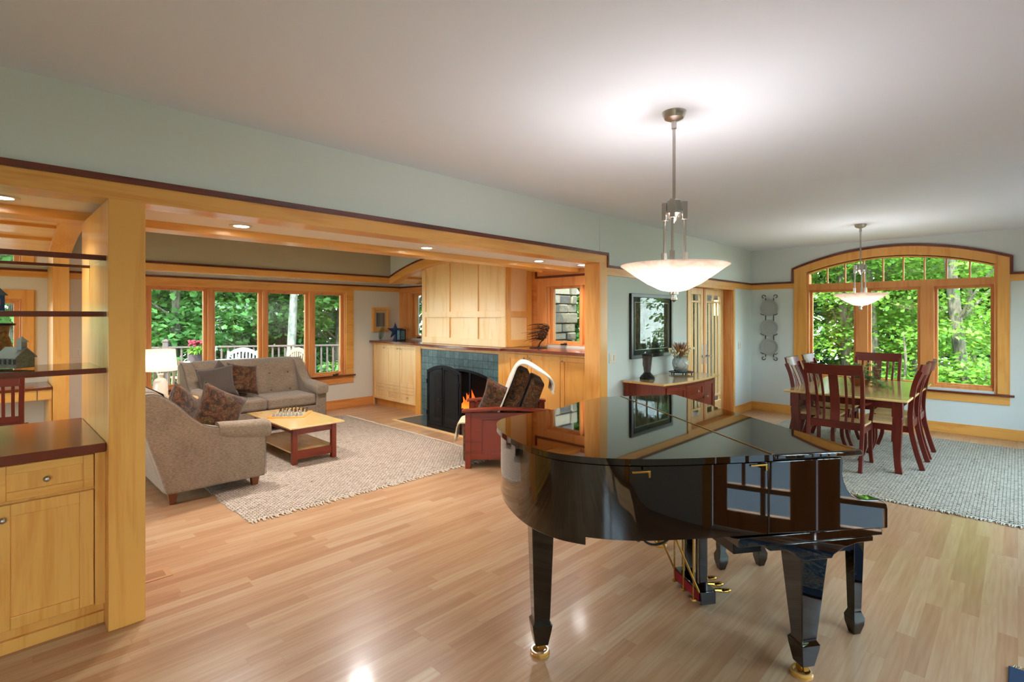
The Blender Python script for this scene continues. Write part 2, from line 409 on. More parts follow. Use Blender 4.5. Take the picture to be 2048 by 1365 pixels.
# ---- dining wall trims
g = G().box(XB-.016, Y0, 0, XB, YA, .14)
struct('baseboard_dining', g, MAPLE['y'], bev=.003)
ye = [.072 + (2.57 - .072) * i / 30 for i in range(31)]
def cl(y): return min(max(y, WY0), WY1)
g = G().strip([(y, arch_b(y, .03)) for y in ys], [(y, arch_b(y, .155)) for y in ys], 'x', XB-.022, XB+.004)
g.prism([(.072, .577), (WY0, .577), (WY0, arch_b(WY0, .03)), (.072, arch_b(.072, .03))], 'x', XB-.0222, XB+.004)
g.prism([(WY1, .577), (2.57, .577), (2.57, arch_b(2.57, .03)), (WY1, arch_b(WY1, .03))], 'x', XB-.0222, XB+.004)
struct('trim_arch_casing', g, MAPLE['z'], bev=.002)
yo = [.045 + (2.597 - .045) * i / 30 for i in range(31)]
g = G().strip([(y, arch_b(y, -.004)) for y in yo], [(y, arch_b(y, .032)) for y in yo], 'x', XB-.034, XB+.004)
g.box(XB-.034, .042, 2.104, XB+.004, .074, 2.335).box(XB-.034, 2.568, 2.104, XB+.004, 2.60, 2.335)
g.box(XB-.034, Y0, 2.104, XB+.004, .074, 2.134).box(XB-.034, 2.568, 2.104, XB+.004, YA, 2.134)
struct('trim_arch_dark_cap', g, MAHOG['y'], bev=.002)
g = G().box(XB-.02, Y0, 2.022, XB+.004, .072, 2.106).box(XB-.02, 2.57, 2.022, XB+.004, YA, 2.106)
struct('trim_dining_rail', g, MAPLE['y'], bev=.002)
g = G().box(XB-.07, .03, .55, XB+.06, 2.61, .576); struct('trim_sill', g, MAHOG['y'], bev=.004)
g = G().box(XB-.02, .072, .44, XB+.004, 2.57, .551); struct('trim_apron', g, MAPLE['y'], bev=.003)
# arched window: fir frame, transom, two mullions, eight muntins
xf0, xf1 = XB+.03, XB+.13
g = G()
g.strip([(y, arch_b(y, .150)) for y in ys], [(min(max(y, WY0+.03), WY1-.03), arch_b(y, .178)) for y in ys], 'x', XB, xf1)
g.box(XB, WY0, .57, xf1, WY0+.03, 2.245).box(XB, WY1-.03, .57, xf1, WY1, 2.245)
g.box(xf0, WY0, .57, xf1, WY1, .64).box(xf0-.02, WY0, 1.985, xf1, WY1, 2.082)
for a, b in ((1.583, 1.733), (.822, .973)): g.box(xf0-.02, a, .6, xf1, b, 2.0)
for a, b in ((WY0+.03, .822), (.973, 1.583), (1.733, WY1-.03)):     # sashes
    for q in ((a, a+.035), (b-.035, b)): g.box(xf0+.03, q[0], .62, xf1-.02, q[1], 2.0)
    g.box(xf0+.03, a, .62, xf1-.02, b, .665).box(xf0+.03, a, 1.95, xf1-.02, b, 2.0)
for i in range(1, 9):
    y = WY0 + .03 + (WY1 - WY0 - .06) * i / 9; g.box(xf0+.03, y-.009, 2.07, xf1-.03, y+.009, arch_b(y, .17))
p = G().box(xf0+.055, WY0, .6, xf0+.06, WY1, 2.05)
pt = [(y, arch_b(y, .17)) for y in ys]; p.prism([(WY0, 2.05)] + pt + [(WY1, 2.05)], 'x', xf0+.055, xf0+.06)
window(g, p)
portal('window_portal', (XB+.25, 1.29, 1.5), (0, math.radians(90), 0), 1.9, 2.2)

# ---- living room soffit, beams, tray and vaults
TY0, TY1 = 4.29, 7.60; AX0, AX1 = .50, 4.80; TRZ = 2.95
ZV = lambda y, off=0: 2.536 - .104 * (y - 5.945) ** 2 - off
g = G().box(X0, YA2-.02, SOFZ, XD, 4.10, SOFZ+.05).box(X0, 7.66, SOFZ-.03, XD, YC, SOFZ+.05)
struct('ceiling_soffit', g, m_soff, smooth=0)
g = G().box(X0, 4.08, BEAMZ, XD, 4.285, 2.26); struct('trim_beam_near', g, MAPLE['x'], bev=.003)
g = G().box(AX0+.1, 7.60, BEAMZ-.008, AX1+.02, 7.68, 2.226).box(X0, 7.60, BEAMZ-.008, AX0+.1, 7.68, 2.226); struct('trim_beam_far', g, MAPLE['x'], bev=.003)
g = G().box(AX0+.14, 7.585, 2.226, AX1, 7.62, 2.252); struct('trim_beam_far_cap', g, MAHOG['x'], bev=.002)
yv = [TY0 + (TY1 - TY0) * i / 30 for i in range(31)]
g = G().box(AX0, 4.10, 2.25, AX1+.1, 4.29, TRZ).box(AX0, 7.61, 2.22, AX1+.1, 7.8, TRZ).box(AX0, 4.1, TRZ, AX1+.1, 7.8, TRZ+.08)
struct('wall_tray', g, m_tray, smooth=0)
g = G()
for a, b in ((AX0, AX0+.1), (AX1+.02, AX1+.12)): g.strip([(y, TRZ) for y in yv], [(y, ZV(y, .02)) for y in yv], 'x', a, b)
struct('wall_tray_gable', g, m_wall, smooth=0)
yv = [TY0 + (TY1 + .03 - TY0) * i / 36 for i in range(37)]
for k, (a, b) in enumerate(((.47, .65), (AX1-.005, AX1+.13))):
    g = G().strip([(y, ZV(y, .028)) for y in yv], [(y, max(ZV(y, .142), BEAMZ-.02)) for y in yv], 'x', a, b)
    struct('trim_arch_%d' % (k+1), g, MAPLE['y'], bev=.002)
    g = G().strip([(y, ZV(y, 0)) for y in yv], [(y, ZV(y, .03)) for y in yv], 'x', a-.012, b+.0)
    struct('trim_arch_cap_%d' % (k+1), g, MAHOG['y'], bev=.002)
for k, (a, b) in enumerate(((X0, .48), (AX1+.1, XD))):          # panelled barrel vaults beyond the arches
    g = G().strip([(y, ZV(y, 0)) for y in yv], [(y, ZV(y, .10)) for y in yv], 'x', a, b)
    struct('ceiling_vault_%d' % (k+1), g, PALE['x'], bev=0)
    g = G()
    for i in range(3, 34, 5):
        y = yv[i]; g.box(a, y-.02, ZV(y, .125), b, y+.02, ZV(y, .09))
    struct('trim_vault_batten_%d' % (k+1), g, MAPLE['x'], bev=.002)
# stub partition that carries the arch, clad in maple
g = G().box(.53, 7.60, 0, .67, YC, 2.16); struct('wall_stub', g, MAPLE['z'], bev=.003)
g = G().box(.43, YA-.02, 0, .583, 4.20, BEAMZ+.002); struct('trim_pier', g, MAPLE['z'], bev=.003)
# ---- window wall of the living room
g = G().box(X0, YC-.02, 2.03, .53, YC+.003, 2.102).box(.67, YC-.02, 2.03, XD, YC+.003, 2.102).box(1.38, YC-.022, 1.985, 4.50, YC+.003, 2.03)
g.box(1.38, YC-.022, .575, 1.50, YC+.003, 2.03).box(4.36, YC-.022, .575, 4.50, YC+.003, 2.03)
struct('trim_living_casing', g, MAPLE['x'], bev=.002)
g = G().box(X0, YC-.03, 2.10, .53, YC+.003, 2.128).box(.67, YC-.03, 2.10, XD, YC+.003, 2.128); struct('trim_living_cap', g, MAHOG['x'], bev=.002)
g = G().box(1.34, YC-.06, .548, 4.52, YC+.05, .574); struct('trim_living_sill', g, MAHOG['x'], bev=.004)
g = G().box(1.38, YC-.02, .43, 4.50, YC+.003, .55); struct('trim_living_apron', g, FIR['x'], bev=.003)
g = G().box(.67, YC-.016, 0, 4.88, YC, .15); struct('baseboard_living', g, FIR['x'], bev=.003)
def casement(axis, c, a, b, z0, z1, parts, post=.09):
    """row of casements. axis 'x': wall along x at y=c ; 'y': wall along y at x=c"""
    f = G(); p = G()
    def bx(g_, u0, v0, w0, u1, v1, w1):
        g_.box(u0, v0, w0, u1, v1, w1) if axis == 'x' else g_.box(v0, u0, w0, v1, u1, w1)
    bx(f, a, c, z0, b, c+.13, z0+.02); bx(f, a, c, z1-.02, b, c+.13, z1); bx(f, a, c, z0, a+.02, c+.13, z1); bx(f, b-.02, c, z0, b, c+.13, z1)
    for i, (u, v) in enumerate(parts):
        if i: bx(f, parts[i-1][1], c-.004, z0, u, c+.13, z1)
        bx(f, u, c+.045, z0, u+.045, c+.10, z1); bx(f, v-.045, c+.045, z0, v, c+.10, z1)
        bx(f, u, c+.045, z0, v, c+.10, z0+.055); bx(f, u, c+.045, z1-.05, v, c+.10, z1)
        bx(p, u+.03, c+.07, z0+.03, v-.03, c+.075, z1-.03)
    return f, p
f, p = casement('x', YC, 1.50, 4.36, .575, 1.985, [(1.53, 2.24), (2.30, 2.99), (3.045, 3.72), (3.795, 4.335)])
window(f, p); portal('window_portal', (2.9, YC+.25, 1.27), (math.radians(90), 0, 0), 2.8, 1.4)
f, p = casement('x', YC, LW[0][0], LW[0][1], LW[0][2], LW[0][3], [(LW[0][0]+.02, LW[0][1]-.02)])
window(f, p, extra=(('casing', G().box(LW[0][0]-.1, YC-.022, LW[0][2]-.1, LW[0][0], YC, 1.88).box(LW[0][1], YC-.022, LW[0][2]-.1, .412, YC, 1.88).box(LW[0][0]-.1, YC-.022, LW[0][3], .412, YC, 1.88).box(LW[0][0]-.1, YC-.022, LW[0][2]-.1, .412, YC, LW[0][2]), MAPLE['z']),))
f, p = casement('y', XD, FW[0][0], FW[0][1], FW[0][2], FW[0][3], [(FW[0][0]+.02, FW[0][1]-.03)])
window(f, p, extra=(('casing', G().box(XD-.02, FW[0][1], 1.16, XD, YC, 2.03), FIR['z']),))
f, p = casement('y', XD, FW[1][0], FW[1][1], FW[1][2], FW[1][3], [(FW[1][0]+.02, 4.06), (4.10, FW[1][1]-.02)])
window(f, p, extra=(('casing', G().box(XD-.03, FW[1][1], 1.16, XD, FW[1][1]+.17, 2.0).box(XD-.03, YA2, 1.98, XD, FW[1][1]+.17, 2.10), FIR['z']),))
g = G().box(XD-.035, YA2, 2.10, XD, 4.86, 2.13).box(XD-.035, 4.83, 2.10, XD, 4.86, 2.24); struct('trim_fireplace_cap', g, MAHOG['y'], bev=.002)
g = G().box(XD-.035, 7.0, 2.10, XD, YC, 2.128); struct('trim_fireplace_cap_far', g, MAHOG['y'], bev=.002)
g = G().box(XD-.022, 6.9, 2.0, XD, YC, 2.10).box(XD-.02, YA2, 2.13, XD, 4.9, 2.30).box(XD-.02, 4.83, 1.1, XD, 4.95, 2.30); struct('trim_fireplace_panel', g, FIR['y'], bev=.002)
g = G().box(X0-.12, 4.6, .5, X0-.05, 4.68, 2.0).box(X0-.12, 7.12, .5, X0-.05, 7.2, 2.0).box(X0-.12, 4.6, .5, X0-.05, 7.2, .58).box(X0-.12, 4.6, 1.92, X0-.05, 7.2, 2.0).box(X0-.12, 5.86, .5, X0-.05, 5.94, 2.0)
window(g, G().box(X0-.09, 4.6, .5, X0-.085, 7.2, 2.0)); portal('window_portal', (X0-.3, 5.9, 1.25), (0, math.radians(-90), 0), 1.5, 2.6)
# ---- French doors
def door_leaf(x0, x1, name, hand):
    o = thing(name, None, None, kind='structure')
    y0, y1 = YA2-.05, YA2-.008
    g = G().box(x0, y0, .02, x0+.10, y1, DZ-.03).box(x1-.10, y0, .02, x1, y1, DZ-.03).box(x0, y0, .02, x1, y1, .25).box(x0, y0, 1.90, x1, y1, DZ-.03)
    gx0, gx1 = x0+.10, x1-.10
    for i in range(1, 4):
        x = gx0 + (gx1 - gx0) * i / 4; g.box(x-.011, y0+.008, .33, x+.011, y1-.008, 1.80)
    x = (gx0 + gx1) / 2; g.box(x-.011, y0+.008, 1.80, x+.011, y1-.008, 1.90)
    g.box(gx0, y0+.008, 1.78, gx1, y1-.008, 1.805).box(gx0, y0+.008, .33, gx1, y1-.008, .355)
    build('door_panel', g, PALE['z'], o, bev=.003)
    build('door_glass', G().box(gx0, y0+.018, .25, gx1, y0+.022, 1.90), m_glass, o, smooth=0)
    hx = x1-.05 if hand else x0+.05
    g = G().box(hx-.02, y0-.008, .86, hx+.02, y0, 1.16).cyl((hx, y0, .98), (hx, y0-.05, .98), .012)
    g.tube([(hx, y0-.05, .98), (hx + (-.11 if hand else .11), y0-.05, .975)], .010, 8)
    build('door_handle', g, m_steel, o, bev=.002)
door_leaf(DX0+.02, 7.56, 'door_1', True); door_leaf(7.575, DX1-.02, 'door_2', False)
struct('trim_astragal', G().box(7.54, YA2-.062, .02, 7.60, YA2-.05, DZ-.03), FIR['z'], bev=.002)
# ================================================================ BUILT-IN CABINETS, FIREPLACE
def knob(parent, loc, d, name='knob', mat=None, r=.014):
    g = G(); d = Vector(d); p = Vector(loc)
    g.cyl(p, p + d*.018, .005, .005, 10); g.sph(p + d*.024, r, 12, 8)
    return build(name, g, mat or m_steel, parent)
def shaker(g_frame, g_panel, ax, c, a, b, z0, z1, sgn, st=.06, th=.02, rec=.010):
    """frame-and-panel front. ax 'y': face normal along y at y=c (a,b are x); ax 'x': normal along x at x=c (a,b are y). sgn: outward direction"""
    def bx(g, u0, w0, u1, w1, d0, d1):
        lo, hi = c + sgn*d0, c + sgn*d1
        g.box(u0, lo, w0, u1, hi, w1) if ax == 'y' else g.box(lo, u0, w0, hi, u1, w1)
    bx(g_frame, a, z0, a+st, z1, 0, th); bx(g_frame, b-st, z0, b, z1, 0, th)
    bx(g_frame, a+st, z1-st, b-st, z1, 0, th); bx(g_frame, a+st, z0, b-st, z0+st, 0, th)
    bx(g_panel, a+st-.004, z0+st-.004, b-st+.004, z1-st+.004, 0, th-rec)
# ---- display cabinet beside the pier (front y=3.30 faces the camera)
t = thing('display_cabinet', 'low maple base cabinet under the dark red counter beside the square wooden pier', 'cabinet', (0, 0, 0))
g = G().box(-.95, 3.32, .115, .43, 4.16, .885).box(-.95, 3.36, .0, .43, 4.12, .12).box(-.95, 3.34, 0, .43, 3.36, .06)
g.box(.388, 3.298, .115, .43, 3.32, .885)
build('body', g, MAPLE['z'], t, bev=.002)
for x0, x1 in ((.03, .384), (-.335, .02), (-.70, -.345)):
    for z0, z1, nm in ((.125, .700, 'door'), (.716, .878, 'drawer')):
        f = G(); p = G(); shaker(f, p, 'y', 3.318, x0, x1, z0, z1, -1, .055 if nm == 'door' else .04)
        f.v += []; o = build(nm, f, MAPLE['z'] if nm == 'door' else MAPLE['x'], t, bev=.003)
        build('panel', p, MAPLE['z'], o)
        kx = (x0 + x1)/2 if nm == 'drawer' else x0 + .028
        knob(o, (kx, 3.298, (z0+z1)/2 if nm == 'drawer' else z1-.06), (0, -1, 0))
tag(build('countertop', G().box(-.96, 3.262, .887, .428, 4.19, .932), MAHOG['x'], bev=.004), 'glossy dark red wooden counter on the display cabinet beside the pier', 'countertop')
m_shelfglass = glassm('shelf_glass', 'e6eeea', 1.6)
for k, (z, lab) in enumerate(((1.845, 'top glass shelf with dark red edges above the blue birdhouse'), (1.563, 'middle glass shelf with dark red front edge under the blue birdhouse'), (1.280, 'lowest glass shelf with dark red front edge carrying the grey schoolhouse'))):
    o = tag(build('display_shelf', G().box(-.96, 3.275, z, .43, 3.30, z+.026), MAHOG['x'], bev=.002), lab, 'shelf', 'glass display shelves beside the pier')
    build('glass_panel', G().box(-.96, 3.301, z+.008, .43, 3.85, z+.018), m_shelfglass, o, smooth=0)
    if k == 0: build('back_edge', G().box(-.96, 3.851, z, .43, 3.872, z+.024), MAHOG['x'], o, bev=.002)
# ---- fireplace wall cabinets
def wall_cab(name, label, y0, y1, splits, low):
    t = thing(name, label, 'cabinet', (0, 0, 0))
    g = G().box(4.895, y0, .12, XD-.03, y1, 1.112).box(4.95, y0, 0, XD-.03, y1, .13)
    g.box(4.872, y0, 0, 4.90, y0+.03, 1.112).box(4.872, y1-.03, 0, 4.90, y1, 1.112).box(4.872, y0, 1.085, 4.90, y1, 1.112)
    build('body', g, MAPLE['z'], t, bev=.002)
    for i, (a, b, ks) in enumerate(splits):
        f = G(); p = G()
        if low:
            shaker(f, p, 'x', 4.893, a, b, .40, 1.08, -1, .05); shaker(f, p, 'x', 4.893, a, b, .13, .395, -1, .045)
            f.box(4.873, a+.04, .29, 4.893, b-.04, .335); f.box(4.873, a+.04, .345, 4.893, b-.04, .38)
        else: shaker(f, p, 'x', 4.893, a, b, .13, 1.08, -1, .055)
        o = build('door', f, PALE['z'] if low else MAPLE['z'], t, bev=.002)
        build('panel', p, PALE['z'] if low else MAPLE['z'], o)
        knob(o, (4.873, ks, 1.03), (-1, 0, 0), r=.012)
        if low and i != 0: knob(o, (4.883, (a+b)/2, .235), (-1, 0, 0), r=.011)
    return t
wall_cab('wall_cabinet', 'pale maple cabinet with three tall doors left of the fireplace', 6.84, 8.26, [(7.83, 8.22, 7.87), (7.41, 7.82, 7.45), (6.95, 7.40, 7.36)], True)
wall_cab('wall_cabinet', 'maple cabinet right of the fireplace behind the recliner', 3.44, 4.89, [(4.50, 4.86, 4.54), (3.96, 4.49, 4.45), (3.47, 3.95, 3.92)], False)
mp = crom([(4.80, 8.26, 0), (4.80, 7.4, 0), (4.79, 6.95, 0), (4.72, 6.6, 0), (4.65, 5.95, 0), (4.66, 5.35, 0), (4.73, 4.93, 0)], 5)
pts = [(p.x, p.y) for p in mp] + [(4.745, 4.87), (4.80, 4.86), (4.80, 3.44), (XD-.03, 3.44), (XD-.03, 8.26)]
tag(build('mantel_shelf', G().prism(pts, 'z', 1.113, 1.15), MAHOG['y'], bev=.004), 'long dark red wooden mantel running over both cabinets and the fireplace', 'mantel')
# ---- fireplace: tile surround, opening, fire
def tile_mat(name, c1, c2, mortar, s, ax):
    m = M(name, c1, 0.35)
    sp = m.node('ShaderNodeSeparateXYZ'); m.l.new(m.co(), sp.inputs[0]); cb = m.node('ShaderNodeCombineXYZ')
    a, b = {'x': (1, 2), 'z': (0, 1)}[ax]
    m.l.new(sp.outputs[a], cb.inputs[0]); m.l.new(sp.outputs[b], cb.inputs[1])
    br = m.node('ShaderNodeTexBrick'); m.l.new(cb.outputs[0], br.inputs['Vector'])
    br.offset = 0.0 if ax == 'x' else 0.0; br.inputs['Scale'].default_value = 1.0
    br.inputs['Brick Width'].default_value = s; br.inputs['Row Height'].default_value = s; br.inputs['Mortar Size'].default_value = .0035
    br.inputs['Color1'].default_value = lin(c1); br.inputs['Color2'].default_value = lin(c2); br.inputs['Mortar'].default_value = lin(mortar); br.inputs['Bias'].default_value = 0
    n = m.noise(m.co(), 18, 3); c = m.mix(br.outputs['Color'], m.ramp(n, [(0.3, 'b8c4c0'), (0.7, 'ffffff')]), .8, 'MULTIPLY')
    m.set('Base Color', c); m.bump(m.math('SUBTRACT', 1.0, br.outputs['Fac']), .5, .003); return m.m
m_teal = tile_mat('teal_tile', '69858a', '4f6c70', '2d3b3c', .105, 'x')
m_slate = tile_mat('slate_hearth_tile', '55646a', '44535a', '2b3336', .105, 'z')
m_fire_in = plain('sooty_firebox', '141211', 0.9)
FP = thing('fireplace', 'fireplace with blue-green square tiles and a low flame in an arched opening', 'fireplace', (0, 0, 0))
OY0, OY1, OZ = 5.17, 6.45, .70
oa = [(OY0 + (OY1-OY0)*i/16, OZ + .10*(1 - ((i-8)/8)**2)) for i in range(17)]
g = G().box(4.89, 5.0, 0, 4.94, OY0, 1.07).box(4.89, OY1, 0, 4.94, 6.84, 1.07)
g.strip([(y, 1.07) for y, z in oa], oa, 'x', 4.89, 4.94)
build('tile_surround', g, m_teal, FP, smooth=0)
g = G().box(4.872, 4.89, 0, 4.94, 5.03, 1.112).box(4.872, 6.81, 0, 4.94, 6.95, 1.112).box(4.875, 5.03, 1.06, 4.94, 6.81, 1.112)
build('pilaster', g, MAPLE['z'], FP, bev=.002)
g = G().box(4.94, OY0-.1, 0, XD-.02, OY0-.06, .9).box(4.94, OY1+.06, 0, XD-.02, OY1+.1, .9).box(XD-.06, OY0-.1, 0, XD-.02, OY1+.1, .9).box(4.94, OY0-.1, .88, XD-.02, OY1+.1, .92).box(4.94, OY0-.1, .0, XD-.02, OY1+.1, .02)
build('firebox', g, m_fire_in, FP, smooth=0)
g = G().strip([(y, z+.005) for y, z in oa], [(y, z-.03) for y, z in oa], 'x', 4.872, 4.892).box(4.872, OY0-.01, 0, 4.892, OY0+.03, OZ).box(4.872, OY1-.03, 0, 4.892, OY1+.01, OZ).box(4.872, 5.60, .02, 4.892, 5.63, OZ+.08)
build('opening_frame', g, m_iron, FP, bev=.002)
g = G(); random.seed(4)
for i in range(5): g.cyl((5.08+.05*i, 5.4+.05*i, .1+.02*(i % 3)), (5.12+.03*i, 6.25-.04*i, .12+.03*(i % 2)), .045, .04, 9)
build('log', g, plain('charred_log', '2a1a12', .9), FP)
fm = M('flame', 'ff7a20', .5); fsep = fm.node('ShaderNodeSeparateXYZ'); fm.l.new(fm.co(), fsep.inputs[0])
fc = fm.ramp(fm.math('MULTIPLY', fsep.outputs[2], 1.8), [(0.15, 'ff9030'), (0.5, 'f05a14'), (1.0, 'c83808')])
fm.set('Emission Color', fc); fm.b.inputs['Emission Strength'].default_value = .75; fm.b.inputs['Base Color'].default_value = (0, 0, 0, 1)
g = G()
for i, (y, h, r) in enumerate(((5.86, .30, .05), (5.93, .42, .06), (6.0, .28, .05), (5.80, .22, .035), (6.08, .22, .04))):
    g.tube([(5.15, y, .12), (5.14, y+.02, .12+h*.3), (5.16, y-.015, .12+h*.65), (5.15, y+.01, .12+h)], [r*.8, r, r*.55, .003], 8)
build('flame', g, fm.m, FP)
o = tag(build('hearth', G().box(4.38, 4.90, 0, 4.89, 6.74, .012), m_slate, smooth=0), 'flat slate tile hearth in front of the fireplace with pale wood border', 'hearth')
build('border', G().box(4.33, 4.85, 0, 4.382, 6.79, .010).box(4.33, 6.738, 0, 4.89, 6.79, .010).box(4.33, 4.85, 0, 4.89, 4.902, .010), PALE['y'], o)
# chimney breast (panelled maple hood)
HX = 4.92; HY0, HY1 = 4.94, 6.84
hy = [HY0 + (HY1-HY0)*i/16 for i in range(17)]
o = thing('chimney_hood', 'panelled maple chimney hood standing on the mantel over the fireplace', 'chimney hood', (HX, 5.9, 1.15))
def L(g): return g.move(Matrix.Translation((-HX, -5.9, -1.15)))
build('body', L(G().prism([(HY0, 1.152)] + [(y, ZV(y, .06)) for y in hy] + [(HY1, 1.152)], 'x', HX+.02, XD-.02)), PALE['z'], o, smooth=0)
g = G()
for a, b in ((HY0, HY0+.09), (5.50, 5.58), (6.14, 6.22), (HY1-.085, HY1)): g.strip([(a, min(ZV(a, .062), 2.6)), (b, ZV(b, .062))], [(a, 1.152), (b, 1.152)], 'x', HX, HX+.021)
g.box(HX, HY0, 1.152, HX+.021, HY1, 1.25).box(HX, HY0, 1.56, HX+.021, HY1, 1.645)
g.strip([(y, ZV(y, .064)) for y in hy], [(y, ZV(y, .15)) for y in hy], 'x', HX, HX+.021)
build('frame', L(g), PALE['z'], o, bev=.002)
g = G().box(HX+.02, HY0-.018, 1.152, HX+.09, HY0+.002, 2.35).box(XD-.12, HY0-.018, 1.152, XD-.03, HY0+.002, 2.35).box(HX+.09, HY0-.018, 1.152, XD-.12, HY0+.002, 1.25).box(HX+.09, HY0-.018, 1.56, XD-.12, HY0+.002, 1.645)
build('side_frame', L(g), MAPLE['z'], o, bev=.002)
# fire screen
SX = 4.40; a0, a1 = 5.25, 5.985
t = thing('fire_screen', 'black iron fire screen with arched top and two doors standing on the hearth', 'fire screen', (SX, 5.62, .012))
aa = [(a0 + (a1-a0)*i/16 - 5.62, .80 + .09*(1-((i-8)/8)**2)) for i in range(17)]
g = G().strip(aa, [(y*.94, z-.035) for y, z in aa], 'x', -.012, .012)
g.box(-.012, a0-5.62, 0, .012, a0-5.62+.03, .81).box(-.012, a1-5.62-.03, 0, .012, a1-5.62, .81).box(-.012, a0-5.62, 0, .012, a1-5.62, .05)
build('frame', g, m_iron, t, bev=.002)
m_mesh = M('black_wire_mesh', '08090b', .6)
tr = m_mesh.node('ShaderNodeBsdfTransparent'); mx = m_mesh.node('ShaderNodeMixShader'); mx.inputs[0].default_value = .72
m_mesh.l.new(tr.outputs[0], mx.inputs[1]); m_mesh.l.new(m_mesh.b.outputs[0], mx.inputs[2]); m_mesh.l.new(mx.outputs[0], m_mesh.n['Material Output'].inputs[0])
for s_ in (-1, 1):
    y0, y1 = (-.335, -.01) if s_ < 0 else (.01, .335)
    ya = [(y0 + (y1-y0)*i/8) for i in range(9)]; zt = lambda y: .775 + .085*(1-(y/.37)**2)
    g = G().box(-.02, y0, .06, -.004, y0+.022, zt(y0)).box(-.02, y1-.022, .06, -.004, y1, zt(y1)).box(-.02, y0, .06, -.004, y1, .095)
    g.strip([(y, zt(y)) for y in ya], [(y, zt(y)-.028) for y in ya], 'x', -.02, -.004)
    d = build('door', g, m_iron, t, bev=.001)
    build('mesh', G().prism([(y0+.01, .08)] + [(y, zt(y)-.01) for y in ya] + [(y1-.01, .08)], 'x', -.012, -.010), m_mesh.m, d, smooth=0)
    build('handle', G().cyl((-.02, .03*s_, .42), (-.045, .03*s_, .42), .006).sph((-.05, .03*s_, .42), .014), m_iron, d)
    for hz in (.18, .62): build('hinge', G().box(-.025, .352*s_-.008, hz, -.002, .352*s_+.008, hz+.06), m_iron, d)
# ---- recessed can lights
def can(x, y, z, lab, e=22):
    o = tag(build('recessed_light', G().lathe([(.075, 0), (.075, -.006), (.05, -.006), (.048, .0)], (0, 0, 0), 24), m_white, loc=(x, y, z)), lab, 'recessed light', 'recessed lights in the soffit')
    build('lens', G().lathe([(.0005, -.002), (.05, -.002), (.05, .001), (.0005, .001)], (0, 0, 0), 20), emis('can_light_glow', 'fff0d8', 14), o, smooth=0)
    light('recessed_spot', 'SPOT', (x, y, z-.02), e, WARM, spot_size=math.radians(145), spot_blend=.8, shadow_soft_size=.11)
can(.065, 3.86, SOFZ, 'small recessed ceiling light above the display shelves')
can(1.258, 3.88, SOFZ, 'small recessed ceiling light next to the wooden pier')
can(2.843, 3.88, SOFZ, 'small recessed ceiling light midway along the wide opening')
can(4.40, 3.88, SOFZ, 'small recessed ceiling light above the right end of the mantel')
can(5.10, 3.80, SOFZ, 'small recessed ceiling light half hidden at the end of the soffit')

for x_, y_, lab_ in ((1.7, 5.6, 'added unseen fill light high in the tray ceiling above the sofas'), (3.2, 5.7, 'added unseen fill light high in the tray ceiling before the fireplace')):  # out-of-view lights added to brighten the living room
    can(x_, y_, TRZ, lab_, 90)
# ================================================================ GRAND PIANO
PRZ = -math.atan2(.573, .82)
P = thing('grand_piano', 'glossy black baby grand piano with closed lid standing on the bare wood floor', 'piano', (2.60, .47, 0), PRZ)
outl = [(-.42,.004),(-.73,.014),(-.944,.034),(-1.041,.056),(-1.136,.09),(-1.225,.14),(-1.308,.215),(-1.384,.345),(-1.425,.49),(-1.445,.65),(-1.445,.77),(-1.425,.87),(-1.385,.945),(-1.31,1.015),(-1.198,1.083),(-1.057,1.16),(-.938,1.25),(-.83,1.37),(-.72,1.48),(-.6,1.56),(-.48,1.597),(-.42,1.603)]
oc = [(p.x, p.y) for p in crom([(a, b, 0) for a, b in outl], 5)]
def inset(pts, d):
    n = len(pts); out = []
    for i in range(n):
        a = Vector(pts[max(i-1, 0)]); b = Vector(pts[min(i+1, n-1)]); t = (b-a).normalized(); out.append((pts[i][0] + t.y*-d*-1, pts[i][1] - t.x*d*-1*-1) if False else (pts[i][0] + t.y*d, pts[i][1] - t.x*d))
    return out
rim = inset(oc, .022)
g = G().prism([(-.43, .024)] + rim + [(-.43, 1.58)], 'z', .665, .962)
build('rim', g, m_black, P, bev=.004, smooth=50)
k0 = 30; 
low = [p for p in inset(oc, .03) if p[0] < -1.17]
build('tail_block', G().prism(low, 'z', .628, .667), m_black, P, bev=.003, smooth=50)
# soundboard beams under the rim
g = G()
for a, b in (((-.45, .25), (-1.25, .55)), ((-.45, .8), (-1.3, .7)), ((-.45, 1.35), (-1.0, .95))):
    g.bar([(a[0], a[1], .635), (b[0], b[1], .635)], (0, 0, 1), .06, .06)
build('under_beam', g, m_blacksat, P, bev=.003)
lid = oc
build('lid', G().prism(lid + [(-.423, 1.603), (-.423, .004)], 'z', .972, .998), m_black, P, bev=.009, smooth=50, seg=3)
build('front_lid', G().prism([(-.419, .004), (-.005, -.002), (.004, .003), (.004, 1.600), (-.005, 1.605), (-.419, 1.603)], 'z', .972, .998), m_black, P, bev=.008, seg=3)
build('lid_hinge', G().box(-.4245, .008, .9985, -.4175, 1.60, 1.0005), m_brass, P)
for hx in (-1.03, -.52):
    g = G().box(hx-.005, .0, .955, hx+.07, .012, .962).box(hx+.062, .0, .935, hx+.070, .012, .962)
    build('lid_hook', g, m_brass, P, bev=.001)
